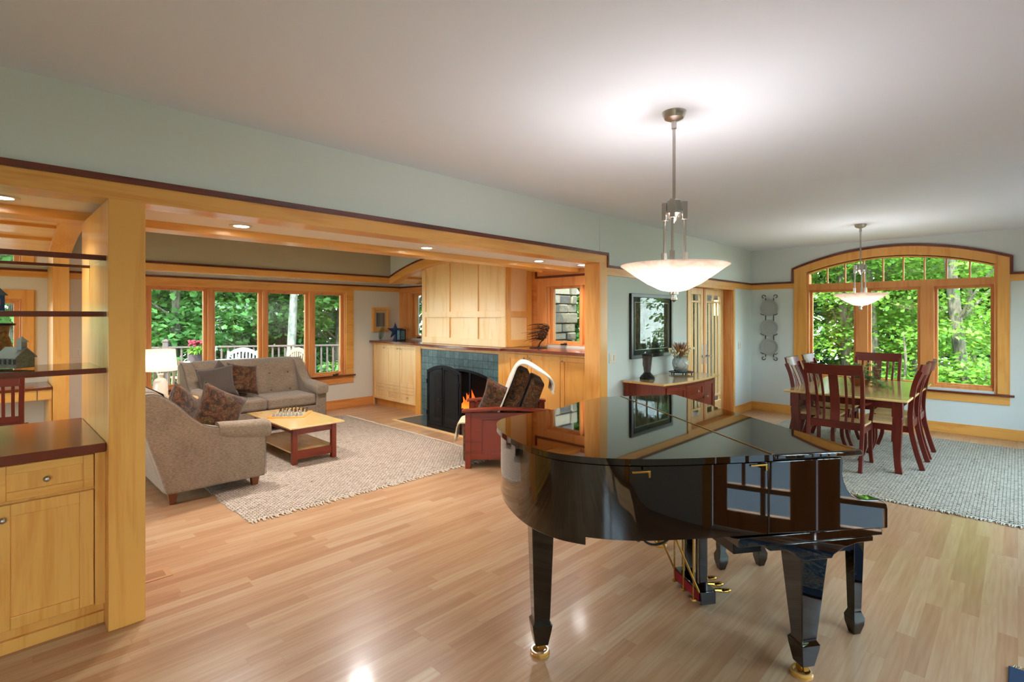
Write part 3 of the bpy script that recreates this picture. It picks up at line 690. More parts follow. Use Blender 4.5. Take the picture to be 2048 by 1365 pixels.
# cheeks (arms)
prof = [(-.43, .966), (-.075, .966), (-.072, .935), (-.076, .90), (-.068, .86), (-.052, .83), (-.03, .803), (0, .785), (.04, .777), (.10, .774), (.128, .768), (.146, .752), (.152, .73), (.152, .645), (-.43, .665)]
for y0, y1 in ((.022, .085), (1.52, 1.583)):
    build('cheek', G().prism(prof, 'y', y0, y1), m_black, P, bev=.006, seg=3)
build('keybed', G().box(-.56, .03, .615, .132, 1.575, .655), m_black, P, bev=.004)
build('key_slip', G().box(.118, .085, .645, .138, 1.52, .70), m_black, P, bev=.003)
build('fallboard', G().prism([(-.09, .69), (-.02, .71), (-.03, .74), (-.075, .90), (-.09, .90)], 'y', .085, 1.52), m_black, P, bev=.003)
g = G()
kw = (1.50 - .105) / 52
for i in range(52): g.box(-.03, .105 + i*kw + .0006, .70, .116, .105 + (i+1)*kw - .0006, .722)
build('white_keys', g, plain('ivory_keys', 'e8e2d4', .25), P, bev=.0008)
g = G()
for i in range(51):
    if i % 7 in (0, 1, 3, 4, 5): g.box(-.03, .105 + (i+1)*kw - .006, .72, .065, .105 + (i+1)*kw + .006, .734)
build('black_keys', g, m_blacksat, P, bev=.001)
# legs
def pleg(x, y, top, w0=.062, s=1.0):
    g = G(); h = top
    def ring(r, z): return [(x-r, y-r, z), (x+r, y-r, z), (x+r, y+r, z), (x-r, y+r, z)]
    g.loft([ring(.030*s, .056), ring(.044*s, .135), ring(.046*s, .155), ring(.036*s, .172), ring(.038*s, .20), ring(w0, h)])
    l = build('leg', g, m_black, P, bev=.004)
    c = G().cyl((x, y, .055), (x, y, .045), .02).box(x-.012, y-.018, .03, x+.012, y+.018, .05); c.cyl((x-.014, y+.012, .030), (x+.014, y+.012, .030), .019, n=16)
    build('caster', c, m_brass, l, bev=.001)
    c = G().lathe([(.018, .006), (.030, .010), (.034, .020), (.041, .020), (.043, .012), (.046, .010), (.046, 0), (.018, 0)], (x, y+.012, 0), 28)
    build('caster_cup', c, wood('caster_cup_wood', 'c8923e', 'a06a20', 'z', .15, .6), l)
pleg(-.20, .10, .58, .068); pleg(-.21, 1.40, .58, .068); pleg(-1.29, .45, .63, .052)
for y0, y1 in ((.03, .30), (1.30, 1.575)):
    pr = [(-.43, .615), (-.43, .600), (-.415, .590), (-.34, .588), (-.31, .575), (-.275, .545), (-.255, .535), (-.12, .535), (-.11, .55), (-.06, .575), (.0, .59), (.085, .592), (.085, .615)]
    build('leg_bracket', G().prism(pr, 'y', y0, y1 - .12 if y0 < 1 else y1), m_black, P, bev=.004)
# player unit under keybed
build('control_box', G().box(-.47, .20, .505, -.33, .95, .62).box(-.33, .95, .56, -.1, 1.0, .62), m_blacksat, P, bev=.004)
# pedal lyre
ly = thing('pedal_lyre', None, None); ly.parent = P
build('pedal_box', G().box(-.355, .66, .012, -.265, .95, .085), m_black, ly, bev=.005)
g = G()
for y in (.73, .88): g.box(-.335, y-.022, .08, -.285, y+.022, .66)
build('post', g, m_black, ly, bev=.004)
build('red_felt', G().box(-.362, .675, .028, -.355, .935, .075), plain('red_felt', '8e1220', .95), ly)
for y in (.735, .805, .875):
    g = G().tube([(-.27, y, .045), (-.22, y, .045), (-.19, y-.003, .042)], [.008, .008, .012], 8).sph((-.165, y-.003, .040), (.036, .018, .010))
    build('pedal', g, m_brass, ly)
for y in (.70, .805, .91): build('pedal_rod', G().cyl((-.375, y, .03), (-.375, y, .66), .0045).box(-.385, y-.01, .022, -.355, y+.01, .032), m_brass, ly)
for y in (.67, .94): build('brace_rod', G().cyl((-.36, y, .08), (-.62, y, .66), .006), m_brass, ly)
# cable hanging under the case
cab = [(-.86, .30, .66), (-.87, .31, .60), (-.82, .33, .53), (-.75, .34, .515), (-.69, .34, .55), (-.68, .34, .60), (-.70, .33, .655)]
g = G().tube(crom(cab, 6), .0055, 8).tube(crom([(-.93, .32, .655), (-.92, .32, .615), (-.86, .33, .59), (-.79, .33, .60), (-.75, .33, .66)], 6), .0055, 8).tube([(-.86, .33, .66), (-.862, .33, .54)], .008, 8)
g.cbox((-.955, .32, .625), (.02, .03, .035)).cyl((-.955, .313, .61), (-.957, .313, .59), .002).cyl((-.955, .327, .61), (-.957, .327, .59), .002)
tag(build('power_cable', g, plain('black_rubber', '14161a', .45), loc=(2.60, .47, 0), rz=PRZ), 'black power cable looping down under the grand piano', 'cable')
# piano bench tucked in
t = thing('piano_bench', 'glossy black piano bench tucked under the keyboard of the grand piano', 'bench', (2.60, .47, 0), PRZ)
bx0, bx1, by0, by1 = -.02, .30, .30, 1.06
build('seat', G().box(bx0-.02, by0-.03, .487, bx1+.02, by1+.03, .51), m_black, t, bev=.006)
build('apron', G().box(bx0+.01, by0, .42, bx1-.01, by1, .49), m_black, t, bev=.003)
for x in (bx0+.025, bx1-.025):
    for y in (by0+.025, by1-.025):
        def ring(r, z): return [(x-r, y-r, z), (x+r, y-r, z), (x+r, y+r, z), (x-r, y+r, z)]
        build('leg', G().loft([ring(.018, 0), ring(.030, .05), ring(.032, .085), ring(.021, .115), ring(.022, .13), ring(.030, .485)]), m_black, t, bev=.003)
# ================================================================ RUGS
def rug_mat(name, c1, c2, dark, s=.022, ang=0.0):
    m = M(name, c1, .98, spec=.1)
    co = m.co((1, 1, 1), (0, 0, ang))
    br = m.node('ShaderNodeTexBrick'); m.l.new(co, br.inputs['Vector']); br.inputs['Scale'].default_value = 1
    br.inputs['Brick Width'].default_value = s*2.0; br.inputs['Row Height'].default_value = s; br.inputs['Mortar Size'].default_value = s*.16; br.inputs['Mortar Smooth'].default_value = .9
    br.inputs['Color1'].default_value = lin(c1); br.inputs['Color2'].default_value = lin(c2); br.inputs['Mortar'].default_value = lin(dark)
    n1 = m.noise(m.co(), 55, 3, .7); n2 = m.noise(m.co((1, .3, 1)), 3, 3)
    c = m.mix(br.outputs['Color'], m.ramp(n1, [(.36, 'b8aca0'), (.5, 'ffffff')]), .85, 'MULTIPLY')
    n3 = m.noise(m.co((.4, 1, 1)), 28, 2, .6); c = m.mix(c, dark, m.ramp(n3, [(.64, 0.0), (.70, 0.7)]))
    m.set('Base Color', c)
    h = m.math('ADD', m.math('SUBTRACT', 1.0, br.outputs['Fac']), m.math('MULTIPLY', n1, .6)); m.bump(h, 1.0, .012); return m.m
def rug(name, label, x0, y0, x1, y1, mat, fringe_edges, rz=0, fmat=None, fl=.045):
    rnd = random.Random(5)
    nx = int((x1-x0)/.05); ny = int((y1-y0)/.05)
    g = G(); wob = lambda t, k: .008*math.sin(t*7+k) + .006*math.sin(t*23+k*2)
    def top(u, v):
        x = x0 + (x1-x0)*u + wob(v*(y1-y0), 1)*(1-2*u); y = y0 + (y1-y0)*v + wob(u*(x1-x0), 3)*(1-2*v)
        e = min(u*(x1-x0), (1-u)*(x1-x0), v*(y1-y0), (1-v)*(y1-y0)); return (x, y, .016*min(1, .4 + e/.03))
    g.grid(top, nx, ny); bot = lambda u, v: (top(u, v)[0], top(u, v)[1], .0005); g.grid(bot, nx, ny)
    for edge in ('a', 'b', 'c', 'd'):
        f = {'a': lambda t: (t, 0), 'b': lambda t: (t, 1), 'c': lambda t: (0, t), 'd': lambda t: (1, t)}[edge]
        n = nx if edge in 'ab' else ny
        g.grid(lambda s, w: (top if w > .5 else bot)(*f(s)), n, 1)
    o = tag(build(name, g, mat, weld=.0004, smooth=60), label, 'rug')
    g = G()
    for e in fringe_edges:
        L_ = (x1-x0) if e in 'ab' else (y1-y0)
        for i in range(int(L_/.016)):
            t = i*.016 + rnd.uniform(0, .01); ln = fl*rnd.uniform(.6, 1.4); sk = rnd.uniform(-.02, .02)
            if e in 'ab': p = (x0+t, y0 if e == 'a' else y1, .008); q = (x0+t+sk, p[1] + (-ln if e == 'a' else ln), .004)
            else: p = (x0 if e == 'c' else x1, y0+t, .008); q = (p[0] + (-ln if e == 'c' else ln), y0+t+sk, .004)
            mid = ((p[0]+q[0])/2 + sk*.5, (p[1]+q[1])/2, .011)
            g.tube([p, mid, q], [.006, .0055, .004], 5)
    if g.v: build('fringe', g, fmat or mat, o)
    return o
rug('woven_rug', 'cream chunky woven rug with fringe lying under the coffee table', 1.40, 4.17, 4.00, 7.6, rug_mat('cream_woven_wool', 'd8c7b5', 'c4b2a0', '75675b', .021, .0), 'abd', fmat=plain('cream_yarn', 'c8b8a4', .98))
rug('dining_rug', 'grey and cream woven rug lying under the dining table', 5.37, -.75, 8.55, 2.5, rug_mat('grey_cream_wool', 'cabfab', 'b5a997', '625a4e', .024, math.radians(90)), 'c', fmat=plain('pale_grey_yarn', 'b8ad9a', .98), fl=.03)
def orient():
    m = M('blue_oriental_pile', '24425e', .95)
    n = m.noise(m.co(), 30, 4, .7, 1.0); m.set('Base Color', m.ramp(n, [(.40, '1f3a56'), (.5, '2c5470'), (.55, 'b09a6a'), (.62, '5c2a26'), (.7, '24425e')])); m.bump(n, .4, .004); return m.m
o = tag(build('door_mat', G().box(2.00, -.86, 0, 3.19, .03, .010), plain('navy_rug_border', '1c3450', .95), bev=.003), 'blue patterned oriental rug corner at the lower right edge of the floor', 'rug')
build('field', G().box(2.08, -.80, .0095, 3.10, -.03, .012), orient(), o)
g = G(); rnd = random.Random(2)
for i in range(103): y = -.86 + i*.0086; g.tube([(3.19, y, .006), (3.225, y+rnd.uniform(-.01, .01), .002)], .0022, 4)
build('fringe', g, plain('beige_fringe', 'b0a07c', .95), o)
# floor vents
m_vent = plain('pale_vent_wood', 'bd8f66', .4)
def vent(x, y, rz, lab, sx=.30, sy=.10):
    t = thing('floor_vent', lab, 'floor vent', (x, y, 0), rz)
    g = G().box(-sx/2-.03, -sy/2-.02, 0, sx/2+.03, -sy/2, .004).box(-sx/2-.03, sy/2, 0, sx/2+.03, sy/2+.02, .004).box(-sx/2-.03, -sy/2, 0, -sx/2, sy/2, .004).box(sx/2, -sy/2, 0, sx/2+.03, sy/2, .004)
    build('frame', g, m_vent, t); g = G()
    for i in range(9): yy = -sy/2 + sy*(i+.5)/9; g.box(-sx/2, yy-.0028, .0005, sx/2, yy+.0028, .0035)
    build('slats', g, m_vent, t); build('void', G().box(-sx/2, -sy/2, .0002, sx/2, sy/2, .0006), m_blacksat, t, smooth=0)
vent(.63, 3.72, 0, 'flush maple floor vent beside the square wooden pier', .28)
vent(8.92, 3.0, math.radians(90), 'small flush floor vent at the wall below the hanging plates', .25, .07)
vent(4.62, 8.15, math.radians(0), 'small flush floor vent in the corner by the pale cabinet', .22, .07)
# ================================================================ SOFAS
m_sofaleg = plain('brown_sofa_leg', '7a4426', .4)
def loveseat(W, label, loc, rz):
    t = thing('loveseat', label, 'sofa', loc, rz)
    h = W/2; aw = .14
    build('base', G().box(-h+.06, -.365, .10, h-.06, .40, .31), m_sofa, t, bev=.02, seg=3)
    prof = crom([(-.385, .105, 0), (-.39, .35, 0), (-.395, .50, 0), (-.36, .575, 0), (-.2, .585, 0), (-.03, .60, 0), (.10, .635, 0), (.21, .72, 0), (.31, .83, 0), (.40, .905, 0), (.48, .94, 0), (.555, .93, 0), (.575, .85, 0), (.53, .60, 0), (.45, .33, 0), (.39, .105, 0)], 4)
    pp = [(p.x, p.y) for p in prof]
    for s in (-1, 1):
        a = build('arm', G().prism(pp, 'x', s*h if s > 0 else -h, s*(h-aw) if s > 0 else -h+aw), m_sofa, t, bev=.018, seg=3, smooth=50)
        # padded roll draped over the front of the arm
        rings = []
        for i, (y, z, rr) in enumerate(((-.435, .515, .055), (-.43, .53, .085), (-.40, .535, .095), (-.25, .545, .09), (-.08, .562, .085), (.0, .575, .075))):
            cx = s*(h-aw*.5)
            rings.append([(cx + 1.05*rr*math.copysign(abs(math.cos(q))**.7, math.cos(q)), y, z + rr*.85*math.copysign(abs(math.sin(q))**.7, math.sin(q))) for q in [2*PI*j/20 for j in range(20)]])
        build('arm_roll', G().loft(rings), m_sofa, a, smooth=60)
        g = G(); e = s*(h+.001)
        g.tube([(e, p[0], p[1]) for p in pp[14:44]], .0035, 6); g.tube([(e, -.387, z) for z in (.12, .3, .48)], .003, 6)
        build('piping', g, m_pipe, a)
    # back: body plus tufted pad
    bp = [(.20, .29), (.27, .60), (.34, .80), (.385, .90), (.44, .945), (.51, .955), (.565, .93), (.575, .85), (.53, .6), (.45, .33), (.39, .12), (.2, .12)]
    bk = build('backrest', G().prism(bp, 'x', -h+aw-.01, h-aw+.01), m_sofa, t, bev=.02, seg=3, smooth=50)
    x0, x1 = -h+aw, h-aw; nb = 5
    bt = [(x0 + (x1-x0)*(i+.5)/nb, v) for i in range(nb) for v in (.50, .74)]
    def pad(u, v):
        x = x0 + (x1-x0)*u; z = .44 + .48*v
        y = .215 + (.385-.215)*v**1.1 - .05*(1-(2*v-1)**4)**.5*(1-(2*u-1)**16)
        dd = 0
        for bx_, bz in bt: dd += .022*math.exp(-(((x-bx_)/.045)**2 + ((z-bz)/.04)**2))
        y += dd + .006*math.cos(2*PI*nb*(u))*0
        return (x, y, z)
    build('tufted_pad', G().grid(pad, 70, 24), m_sofa, bk, smooth=80)
    g = G()
    for bx_, bz in bt:
        v = (bz-.44)/.48; g.sph((bx_, .215+.17*v**1.1-.05*(1-(2*v-1)**4)**.5+.018, bz), (.012, .007, .012), 10, 6)
    build('buttons', g, m_pipe, bk)
    for s in (-1, 1):
        c = build('seat_cushion', G().box(0 if s > 0 else -h+aw, -.385, .315, h-aw if s > 0 else 0, .24, .465), m_sofa, t, bev=.035, seg=4, smooth=60)
        xa, xb = (0, h-aw) if s > 0 else (-h+aw, 0); g = G()
        for z in (.335, .445): g.tube([(xa+.02, -.375, z), (xb-.02, -.375, z)], .004, 6)
        build('piping', g, m_pipe, c)
    for x in (-h+.10, h-.10):
        for y in (-.32, .33):
            def ring(r, z): return [(x-r, y-r, z), (x+r, y-r, z), (x+r, y+r, z), (x-r, y+r, z)]
            build('leg', G().loft([ring(.022, 0.0), ring(.038, .115)]), m_sofaleg, t, bev=.003)
    return t
loveseat(1.62, 'grey-beige tweed loveseat seen from its side next to the wooden pier', (1.43, 5.76, 0), math.radians(90))
loveseat(1.62, 'grey tufted loveseat standing under the living room window', (2.66, 7.56, 0), 0)
def cushion(label, loc, rot, s, mat, name='throw_pillow', group=None):
    o = build(name, G().pillow(s, s, .16, 18), mat, loc=loc, rot=rot, weld=.0005, smooth=80)
    pts = []
    for a, b in [(-1, -1), (1, -1), (1, 1), (-1, 1)]: pass
    def edge(t):
        k = int(t*4) % 4; f = t*4 - int(t*4); a, b = [(-1+2*f, -1), (1, -1+2*f), (1-2*f, 1), (-1, 1-2*f)][k]
        return (a*s/2*(1-.12*(1-b*b)*a*a), 0, b*s/2*(1-.12*(1-a*a)*b*b))
    build('piping', G().tube([edge(i/48) for i in range(48)], .005, 6, closed=True), m_pipe, o)
    return tag(o, label, 'pillow', group)
R = math.radians
cushion('large paisley throw pillow tipped on its corner inside the near arm of the side-on loveseat', (1.50, 5.20, .70), (R(-18), R(28), R(8)), .43, m_pais)
cushion('paisley throw pillow slouching behind another on the side-on loveseat', (1.27, 5.42, .68), (R(-14), R(38), R(32)), .43, m_pais)
cushion('plain dark brown pillow in the left corner of the window loveseat', (2.14, 7.50, .70), (R(-20), R(-8), R(-14)), .44, m_brown)
cushion('plain dark brown pillow mostly hidden behind the two front ones', (2.24, 7.66, .73), (R(-12), R(40), R(4)), .36, m_brown)
cushion('paisley pillow leaning on the tufted back of the window loveseat', (2.46, 7.52, .72), (R(-22), R(10), R(12)), .42, m_pais)
# ================================================================ COFFEE TABLE + CHESS
t = thing('coffee_table', 'coffee table with pale maple top and dark red legs on the cream rug', 'table', (2.485, 5.93, .017))
w, l, H_ = .30, .62, .405
build('table_top', G().box(-w, -l, H_-.018, w, l, H_), GLOSSY['y'], t, bev=.004)
build('lower_shelf', G().box(-w+.06, -l+.10, .115, w-.06, l-.10, .133), GLOSSY['y'], t, bev=.002)
g = G().box(-w+.09, -l+.085, H_-.095, w-.09, -l+.11, H_-.018).box(-w+.09, l-.11, H_-.095, w-.09, l-.085, H_-.018).box(-w+.085, -l+.1, H_-.09, -w+.105, l-.1, H_-.018).box(w-.105, -l+.1, H_-.09, w-.085, l-.1, H_-.018)
build('apron', g, CHERRY['y'], t, bev=.002)
for y in (-l+.085, l-.11): build('stretcher', G().box(-w+.09, y, .05, w-.09, y+.025, .135), CHERRY['x'], t, bev=.002)
for x in (-w+.085, w-.085):
    for y in (-l+.10, l-.10): build('leg', G().box(x-.026, y-.026, 0, x+.026, y+.026, H_-.018), CHERRY['z'], t, bev=.003)
CZ = .422; ca = R(37.5); CC = Vector((2.50, 6.06, CZ))
cb = M('etched_chess_board', 'c9b48e', .3); ch = cb.node('ShaderNodeTexChecker'); cb.l.new(cb.co(), ch.inputs['Vector']); ch.inputs['Scale'].default_value = 1/.042
ch.inputs['Color1'].default_value = lin('d9ccb0'); ch.inputs['Color2'].default_value = lin('a08a68'); cb.set('Base Color', ch.outputs['Color'])
o = tag(build('chess_board', G().box(-.20, -.20, 0, .20, .20, .012), MAPLE['x'], loc=CC, rz=-ca, bev=.002), 'square wooden chess board turned diagonally on the coffee table', 'chess board')
build('squares', G().box(-.168, -.168, .0115, .168, .168, .0135), cb.m, o, smooth=0)
m_clear = M('clear_glass', 'f2f6f4', .05, spec=.6); m_clear.b.inputs['Transmission Weight'].default_value = .75; m_clear = m_clear.m
m_smoke = M('smoky_amber_glass', '6e5336', .12, spec=.6); m_smoke.b.inputs['Transmission Weight'].default_value = .35; m_smoke = m_smoke.m
CP = {'pawn': [(.013,0),(.013,.004),(.007,.010),(.005,.024),(.008,.026),(.008,.034),(.001,.040)],
      'rook': [(.015,0),(.015,.005),(.009,.012),(.008,.034),(.012,.037),(.012,.046),(.001,.046)],
      'knight': [(.015,0),(.015,.005),(.008,.012),(.010,.024),(.014,.036),(.008,.048),(.001,.050)],
      'bishop': [(.015,0),(.015,.005),(.008,.012),(.006,.034),(.010,.038),(.008,.050),(.001,.058)],
      'queen': [(.016,0),(.016,.005),(.009,.014),(.007,.042),(.012,.046),(.013,.060),(.003,.064),(.001,.068)],
      'king': [(.016,0),(.016,.005),(.009,.014),(.007,.046),(.012,.050),(.012,.062),(.004,.066),(.003,.080),(.001,.082)]}
order = ['rook', 'knight', 'bishop', 'queen', 'king', 'bishop', 'knight', 'rook']; proto = {}
for side, mt, nm in ((-1, m_clear, 'clear glass'), (1, m_smoke, 'smoky amber glass')):
    for r in (0, 1):
        for c in range(8):
            k = order[c] if r == 0 else 'pawn'
            p = Vector((-.147 + .042*c, side*(.147 - .042*r), .0135)); p.rotate(Matrix.Rotation(-ca, 3, 'Z')); p += CC
            if (k, side) not in proto:
                proto[(k, side)] = tag(build('chess_' + k, G().lathe(CP[k], n=12), mt, loc=p), '%s chess %s standing on the diagonal board' % (nm, k), 'chess piece', '%s chess pieces' % nm)
            else:
                q = proto[(k, side)].copy(); COL.objects.link(q); q.location = p
# ================================================================ LAMP TABLE
t = thing('side_table', 'small round maple side table in the corner between the two loveseats', 'table', (1.47, 7.16, 0))
build('table_top', G().lathe([(.001, .575), (.35, .575), (.355, .585), (.35, .598), (.001, .598)], n=40), PALE['x'], t)
for a in (45, 135, 225, 315):
    x, y = .2*math.cos(R(a)), .2*math.sin(R(a)); build('leg', G().box(x-.02, y-.02, 0, x+.02, y+.02, .576), CHERRY['z'], t, bev=.002)
t = thing('table_lamp', 'cream ceramic table lamp with drum shade glowing on the round side table', 'lamp', (1.45, 7.20, .598))
build('base', G().lathe([(.001, 0), (.072, 0), (.076, .01), (.078, .10), (.075, .20), (.055, .235), (.03, .25), (.028, .27), (.035, .29), (.03, .30), (.001, .30)], n=32), plain('cream_glaze', 'ddd2c4', .25, coat=.4), t)
build('stem', G().cyl((0, 0, .30), (0, 0, .60), .005).lathe([(.001, .60), (.012, .60), (.008, .62), (.001, .625)], n=12), m_steel, t)
ms = M('linen_shade', 'f0e2cc', .9); tl = ms.node('ShaderNodeBsdfTranslucent'); tl.inputs[0].default_value = lin('f6e2c2'); mx = ms.node('ShaderNodeMixShader'); mx.inputs[0].default_value = .5
ms.l.new(ms.b.outputs[0], mx.inputs[1]); ms.l.new(tl.outputs[0], mx.inputs[2]); ms.l.new(mx.outputs[0], ms.n['Material Output'].inputs[0])
build('lamp_shade', G().strip([(.165*math.cos(0), 0)], [(0, 0)], 'z', 0, 0) if False else G().add(*(lambda n=40: ([(r*math.cos(2*PI*j/n), r*math.sin(2*PI*j/n), z) for r, z in ((.168, .335), (.150, .585)) for j in range(n)], [(j, (j+1) % n, n+(j+1) % n, n+j) for j in range(n)]))()), ms.m, t)
build('bulb', G().sph((0, 0, .45), .03), emis('lamp_bulb', 'ffe0b0', 1.5), t)
light('lamp_light', 'POINT', (1.45, 7.20, 1.05), 2.2, WARM, shadow_soft_size=.04)
# ================================================================ RECLINER
m_red = CHERRY
t = thing('recliner', 'mission style recliner with red wooden side panels and paisley upholstery', 'armchair', (3.46, 4.06, 0), R(-45))
for yy, nm in ((0, 'n'), (.70, 'f')):
    g = G().box(0, yy, 0, .055, yy+.055, .575).box(.80, yy, 0, .855, yy+.055, .575)
    g.box(.05, yy+.01, .09, .87, yy+.045, .15).box(.05, yy+.01, .50, .87, yy+.045, .575).box(.05, yy+.01, .15, .17, yy+.045, .51).box(.76, yy+.01, .15, .87, yy+.045, .51)
    f = build('side_frame', g, CHERRY['x'], t, bev=.003)
    build('panel', G().box(.165, yy+.022, .145, .765, yy+.036, .505), CHERRY['z'], f)
    tp = [(-.035, .578), (.1, .590), (.3, .602), (.5, .602), (.7, .590), (.88, .575)]
    g = G().strip([(x, z+.026) for x, z in tp], tp, 'y', yy-.02, yy+.075)
    build('arm_rest', g, CHERRY['x'], t, bev=.004)
build('seat', G().box(.03, .06, .12, .58, .70, .44), m_pais, t, bev=.04, seg=4, smooth=60)
build('leg_rest', G().box(-.03, .07, .05, .05, .69, .43), m_pais, t, bev=.03, seg=4, smooth=60)
ca_ = [Vector((.47, 0, .36)), Vector((.70, 0, .97))]; d_ = (ca_[1]-ca_[0]).normalized(); nn = Vector((-d_.z, 0, d_.x))
for k, (off, th, top) in enumerate(((.085, .15, .0), (-.085, .15, -.035))):
    a = ca_[0] + nn*off; b = ca_[1] + nn*off + d_*top
    pts = [(a + nn*th/2), (b + nn*th/2), (b - nn*th/2 - d_*.015), (a - nn*th/2)]
    build('back_cushion', G().prism([(p.x, p.z) for p in pts], 'y', .08, .68), m_pais, t, bev=.035, seg=4, smooth=60)
m_knit = fabric('white_knit', 'e6ddd0', 'c8bdae', 220, bump=.6); m_cream = fabric('cream_knit', 'd8cba8', 'b8aa86', 220, bump=.6)
def blanket(label, path, y0, y1, mat, loc, th=.012, fr=True, sk=0.0):
    pts = crom([(x, 0, z) for x, z in path], 6); n = len(pts); rn = random.Random(7); ny = 12
    def f(off):
        def q(u, v):
            i = min(int(round(u*(n-1))), n-1); p = pts[i]; a = pts[max(i-1, 0)]; b = pts[min(i+1, n-1)]; tt = (b-a).normalized(); nr = Vector((-tt.z, 0, tt.x))
            wv = .006*math.sin(v*11+i*.3) + .004*math.sin(v*23); y = y0 + (y1-y0)*v + .012*math.sin(i*.5)*(v-.5) + sk*u
            pp = p + nr*(off+wv); return (pp.x, y, pp.z)
        return q
    g = G().grid(f(0), n-1, ny).grid(f(th), n-1, ny)
    for v in (0, 1): g.grid(lambda u, w_: f(0)(u, v) if w_ < .5 else f(th)(u, v), n-1, 1)
    for u in (0, 1): g.grid(lambda w_, v: f(0)(u, v) if w_ < .5 else f(th)(u, v), 1, ny)
    o = tag(build('throw_blanket', g, mat, loc=loc, rz=R(-45), weld=.0008, smooth=70), label, 'blanket')
    if fr:
        g = G(); e = pts[-1]; k = int((y1-y0)/.012)
        for i in range(k): y = y0+sk + (y1-y0)*(i+.5)/k; g.tube([(e.x, y, e.z+.005), (e.x+rn.uniform(-.01, .02), y+rn.uniform(-.01, .01), e.z-.035)], .0025, 4)
        build('fringe', g, mat, o)
    return o
T0 = ca_[1]
blanket('white knitted throw draped over the top of the recliner back', [(.325, .50), (.375, .62), (.44, .80), (.50, .96), (.55, 1.045), (.62, 1.065), (.72, 1.02), (.83, .95), (.90, .88), (.905, .80)], .05, .60, m_knit, (3.46, 4.06, 0), sk=-.05)
blanket('cream knitted throw hanging over the front of the recliner seat', [(.20, .462), (.0, .462), (-.07, .45), (-.10, .40), (-.115, .34), (-.12, .28)], .10, .50, m_cream, (3.46, 4.06, 0), fr=True)
cushion('paisley pillow leaning on the recliner back beside the white throw', (3.86, 3.98, .665), (R(10), R(22), R(-62)), .40, m_pais)
# ================================================================ SIDEBOARD
t = thing('sideboard', 'dark cherry sideboard with bowed maple top against the sage wall', 'sideboard', (5.77, 2.95, 0))
def bow(x, base, k=.07): return base - k*(1-(x/.70)**2)
xs_ = [-.71 + 1.42*i/20 for i in range(21)]
build('top', G().prism([(x, bow(x, -.26)) for x in xs_] + [(.71, .262), (-.71, .262)], 'z', .822, .846), GLOSSY['x'], t, bev=.004)
xs2 = [-.66 + 1.32*i/20 for i in range(21)]
build('body', G().prism([(x, bow(x, -.20)) for x in xs2] + [(.66, .255), (-.66, .255)], 'z', .12, .823), CHERRY['z'], t, bev=.002)
g = G()
for x in (-.635, .635):
    for y in (-.18, .23): g.box(x-.028, y-.028, 0, x+.028, y+.028, .13)
build('leg', G().box(-.663, -.225, 0, -.607, -.17, .83), CHERRY['z'], t, bev=.002)
build('leg', G().box(.607, -.225, 0, .663, -.17, .83), CHERRY['z'], t, bev=.002)
build('leg', G().box(-.663, .2, 0, -.607, .257, .83), CHERRY['z'], t, bev=.002); build('leg', G().box(.607, .2, 0, .663, .257, .83), CHERRY['z'], t, bev=.002)
def front(x0, x1, z0, z1, nm, kx=None, kz=None):
    n = 6; g = G(); xx = [x0 + (x1-x0)*i/n for i in range(n+1)]
    def band(xa, xb, za, zb, d0, d1):
        q = [xa + (xb-xa)*i/4 for i in range(5)]
        g.prism([(x, bow(x, -.20)-d1) for x in q] + [(x, bow(x, -.20)-d0) for x in q[::-1]], 'z', za, zb)
    band(x0, x1, z0, z0+.045, 0, .018); band(x0, x1, z1-.045, z1, 0, .018); band(x0, x0+.05, z0+.045, z1-.045, 0, .018); band(x1-.05, x1, z0+.045, z1-.045, 0, .018); band(x0+.05, x1-.05, z0+.045, z1-.045, 0, .008)
    o = build(nm, g, CHERRY['z'] if nm == 'door' else CHERRY['x'], t, bev=.002)
    if kx is not None: knob(o, (kx, bow(kx, -.20)-.018, kz), (0, -1, 0), r=.014)
front(-.60, -.235, .15, .79, 'door', -.27, .62)
for z0, z1 in ((.62, .79), (.40, .60), (.15, .38)): front(-.225, .225, z0, z1, 'drawer', 0, (z0+z1)/2)
front(.235, .60, .15, .79, 'door', .27, .62)
# ---- blender on the sideboard
t = thing('blender', 'black and chrome kitchen blender standing on the sideboard', 'blender', (5.36, 3.06, .846))
build('base', G().lathe([(.001, 0), (.088, .0), (.09, .015), (.075, .04), (.05, .065), (.042, .08), (.001, .08)], n=8), m_blacksat, t, bev=.004)
mj = M('smoky_jar', '6d6460', .1, spec=.6); mj.b.inputs['Transmission Weight'].default_value = .6
build('jar', G().lathe([(.038, .08), (.043, .11), (.058, .27), (.052, .27), (.038, .11), (.033, .085)], n=12), mj.m, t)
build('jar_core', G().lathe([(.001, .085), (.028, .085), (.012, .11), (.006, .24), (.001, .24)], n=10), m_steel, t)
build('lid', G().lathe([(.001, .268), (.062, .268), (.064, .29), (.001, .295)], n=12), m_blacksat, t, bev=.002)
build('handle', G().tube(crom([(-.05, 0, .24), (-.085, 0, .23), (-.09, 0, .17), (-.055, 0, .12)], 5), .006, 8), mj.m, t)
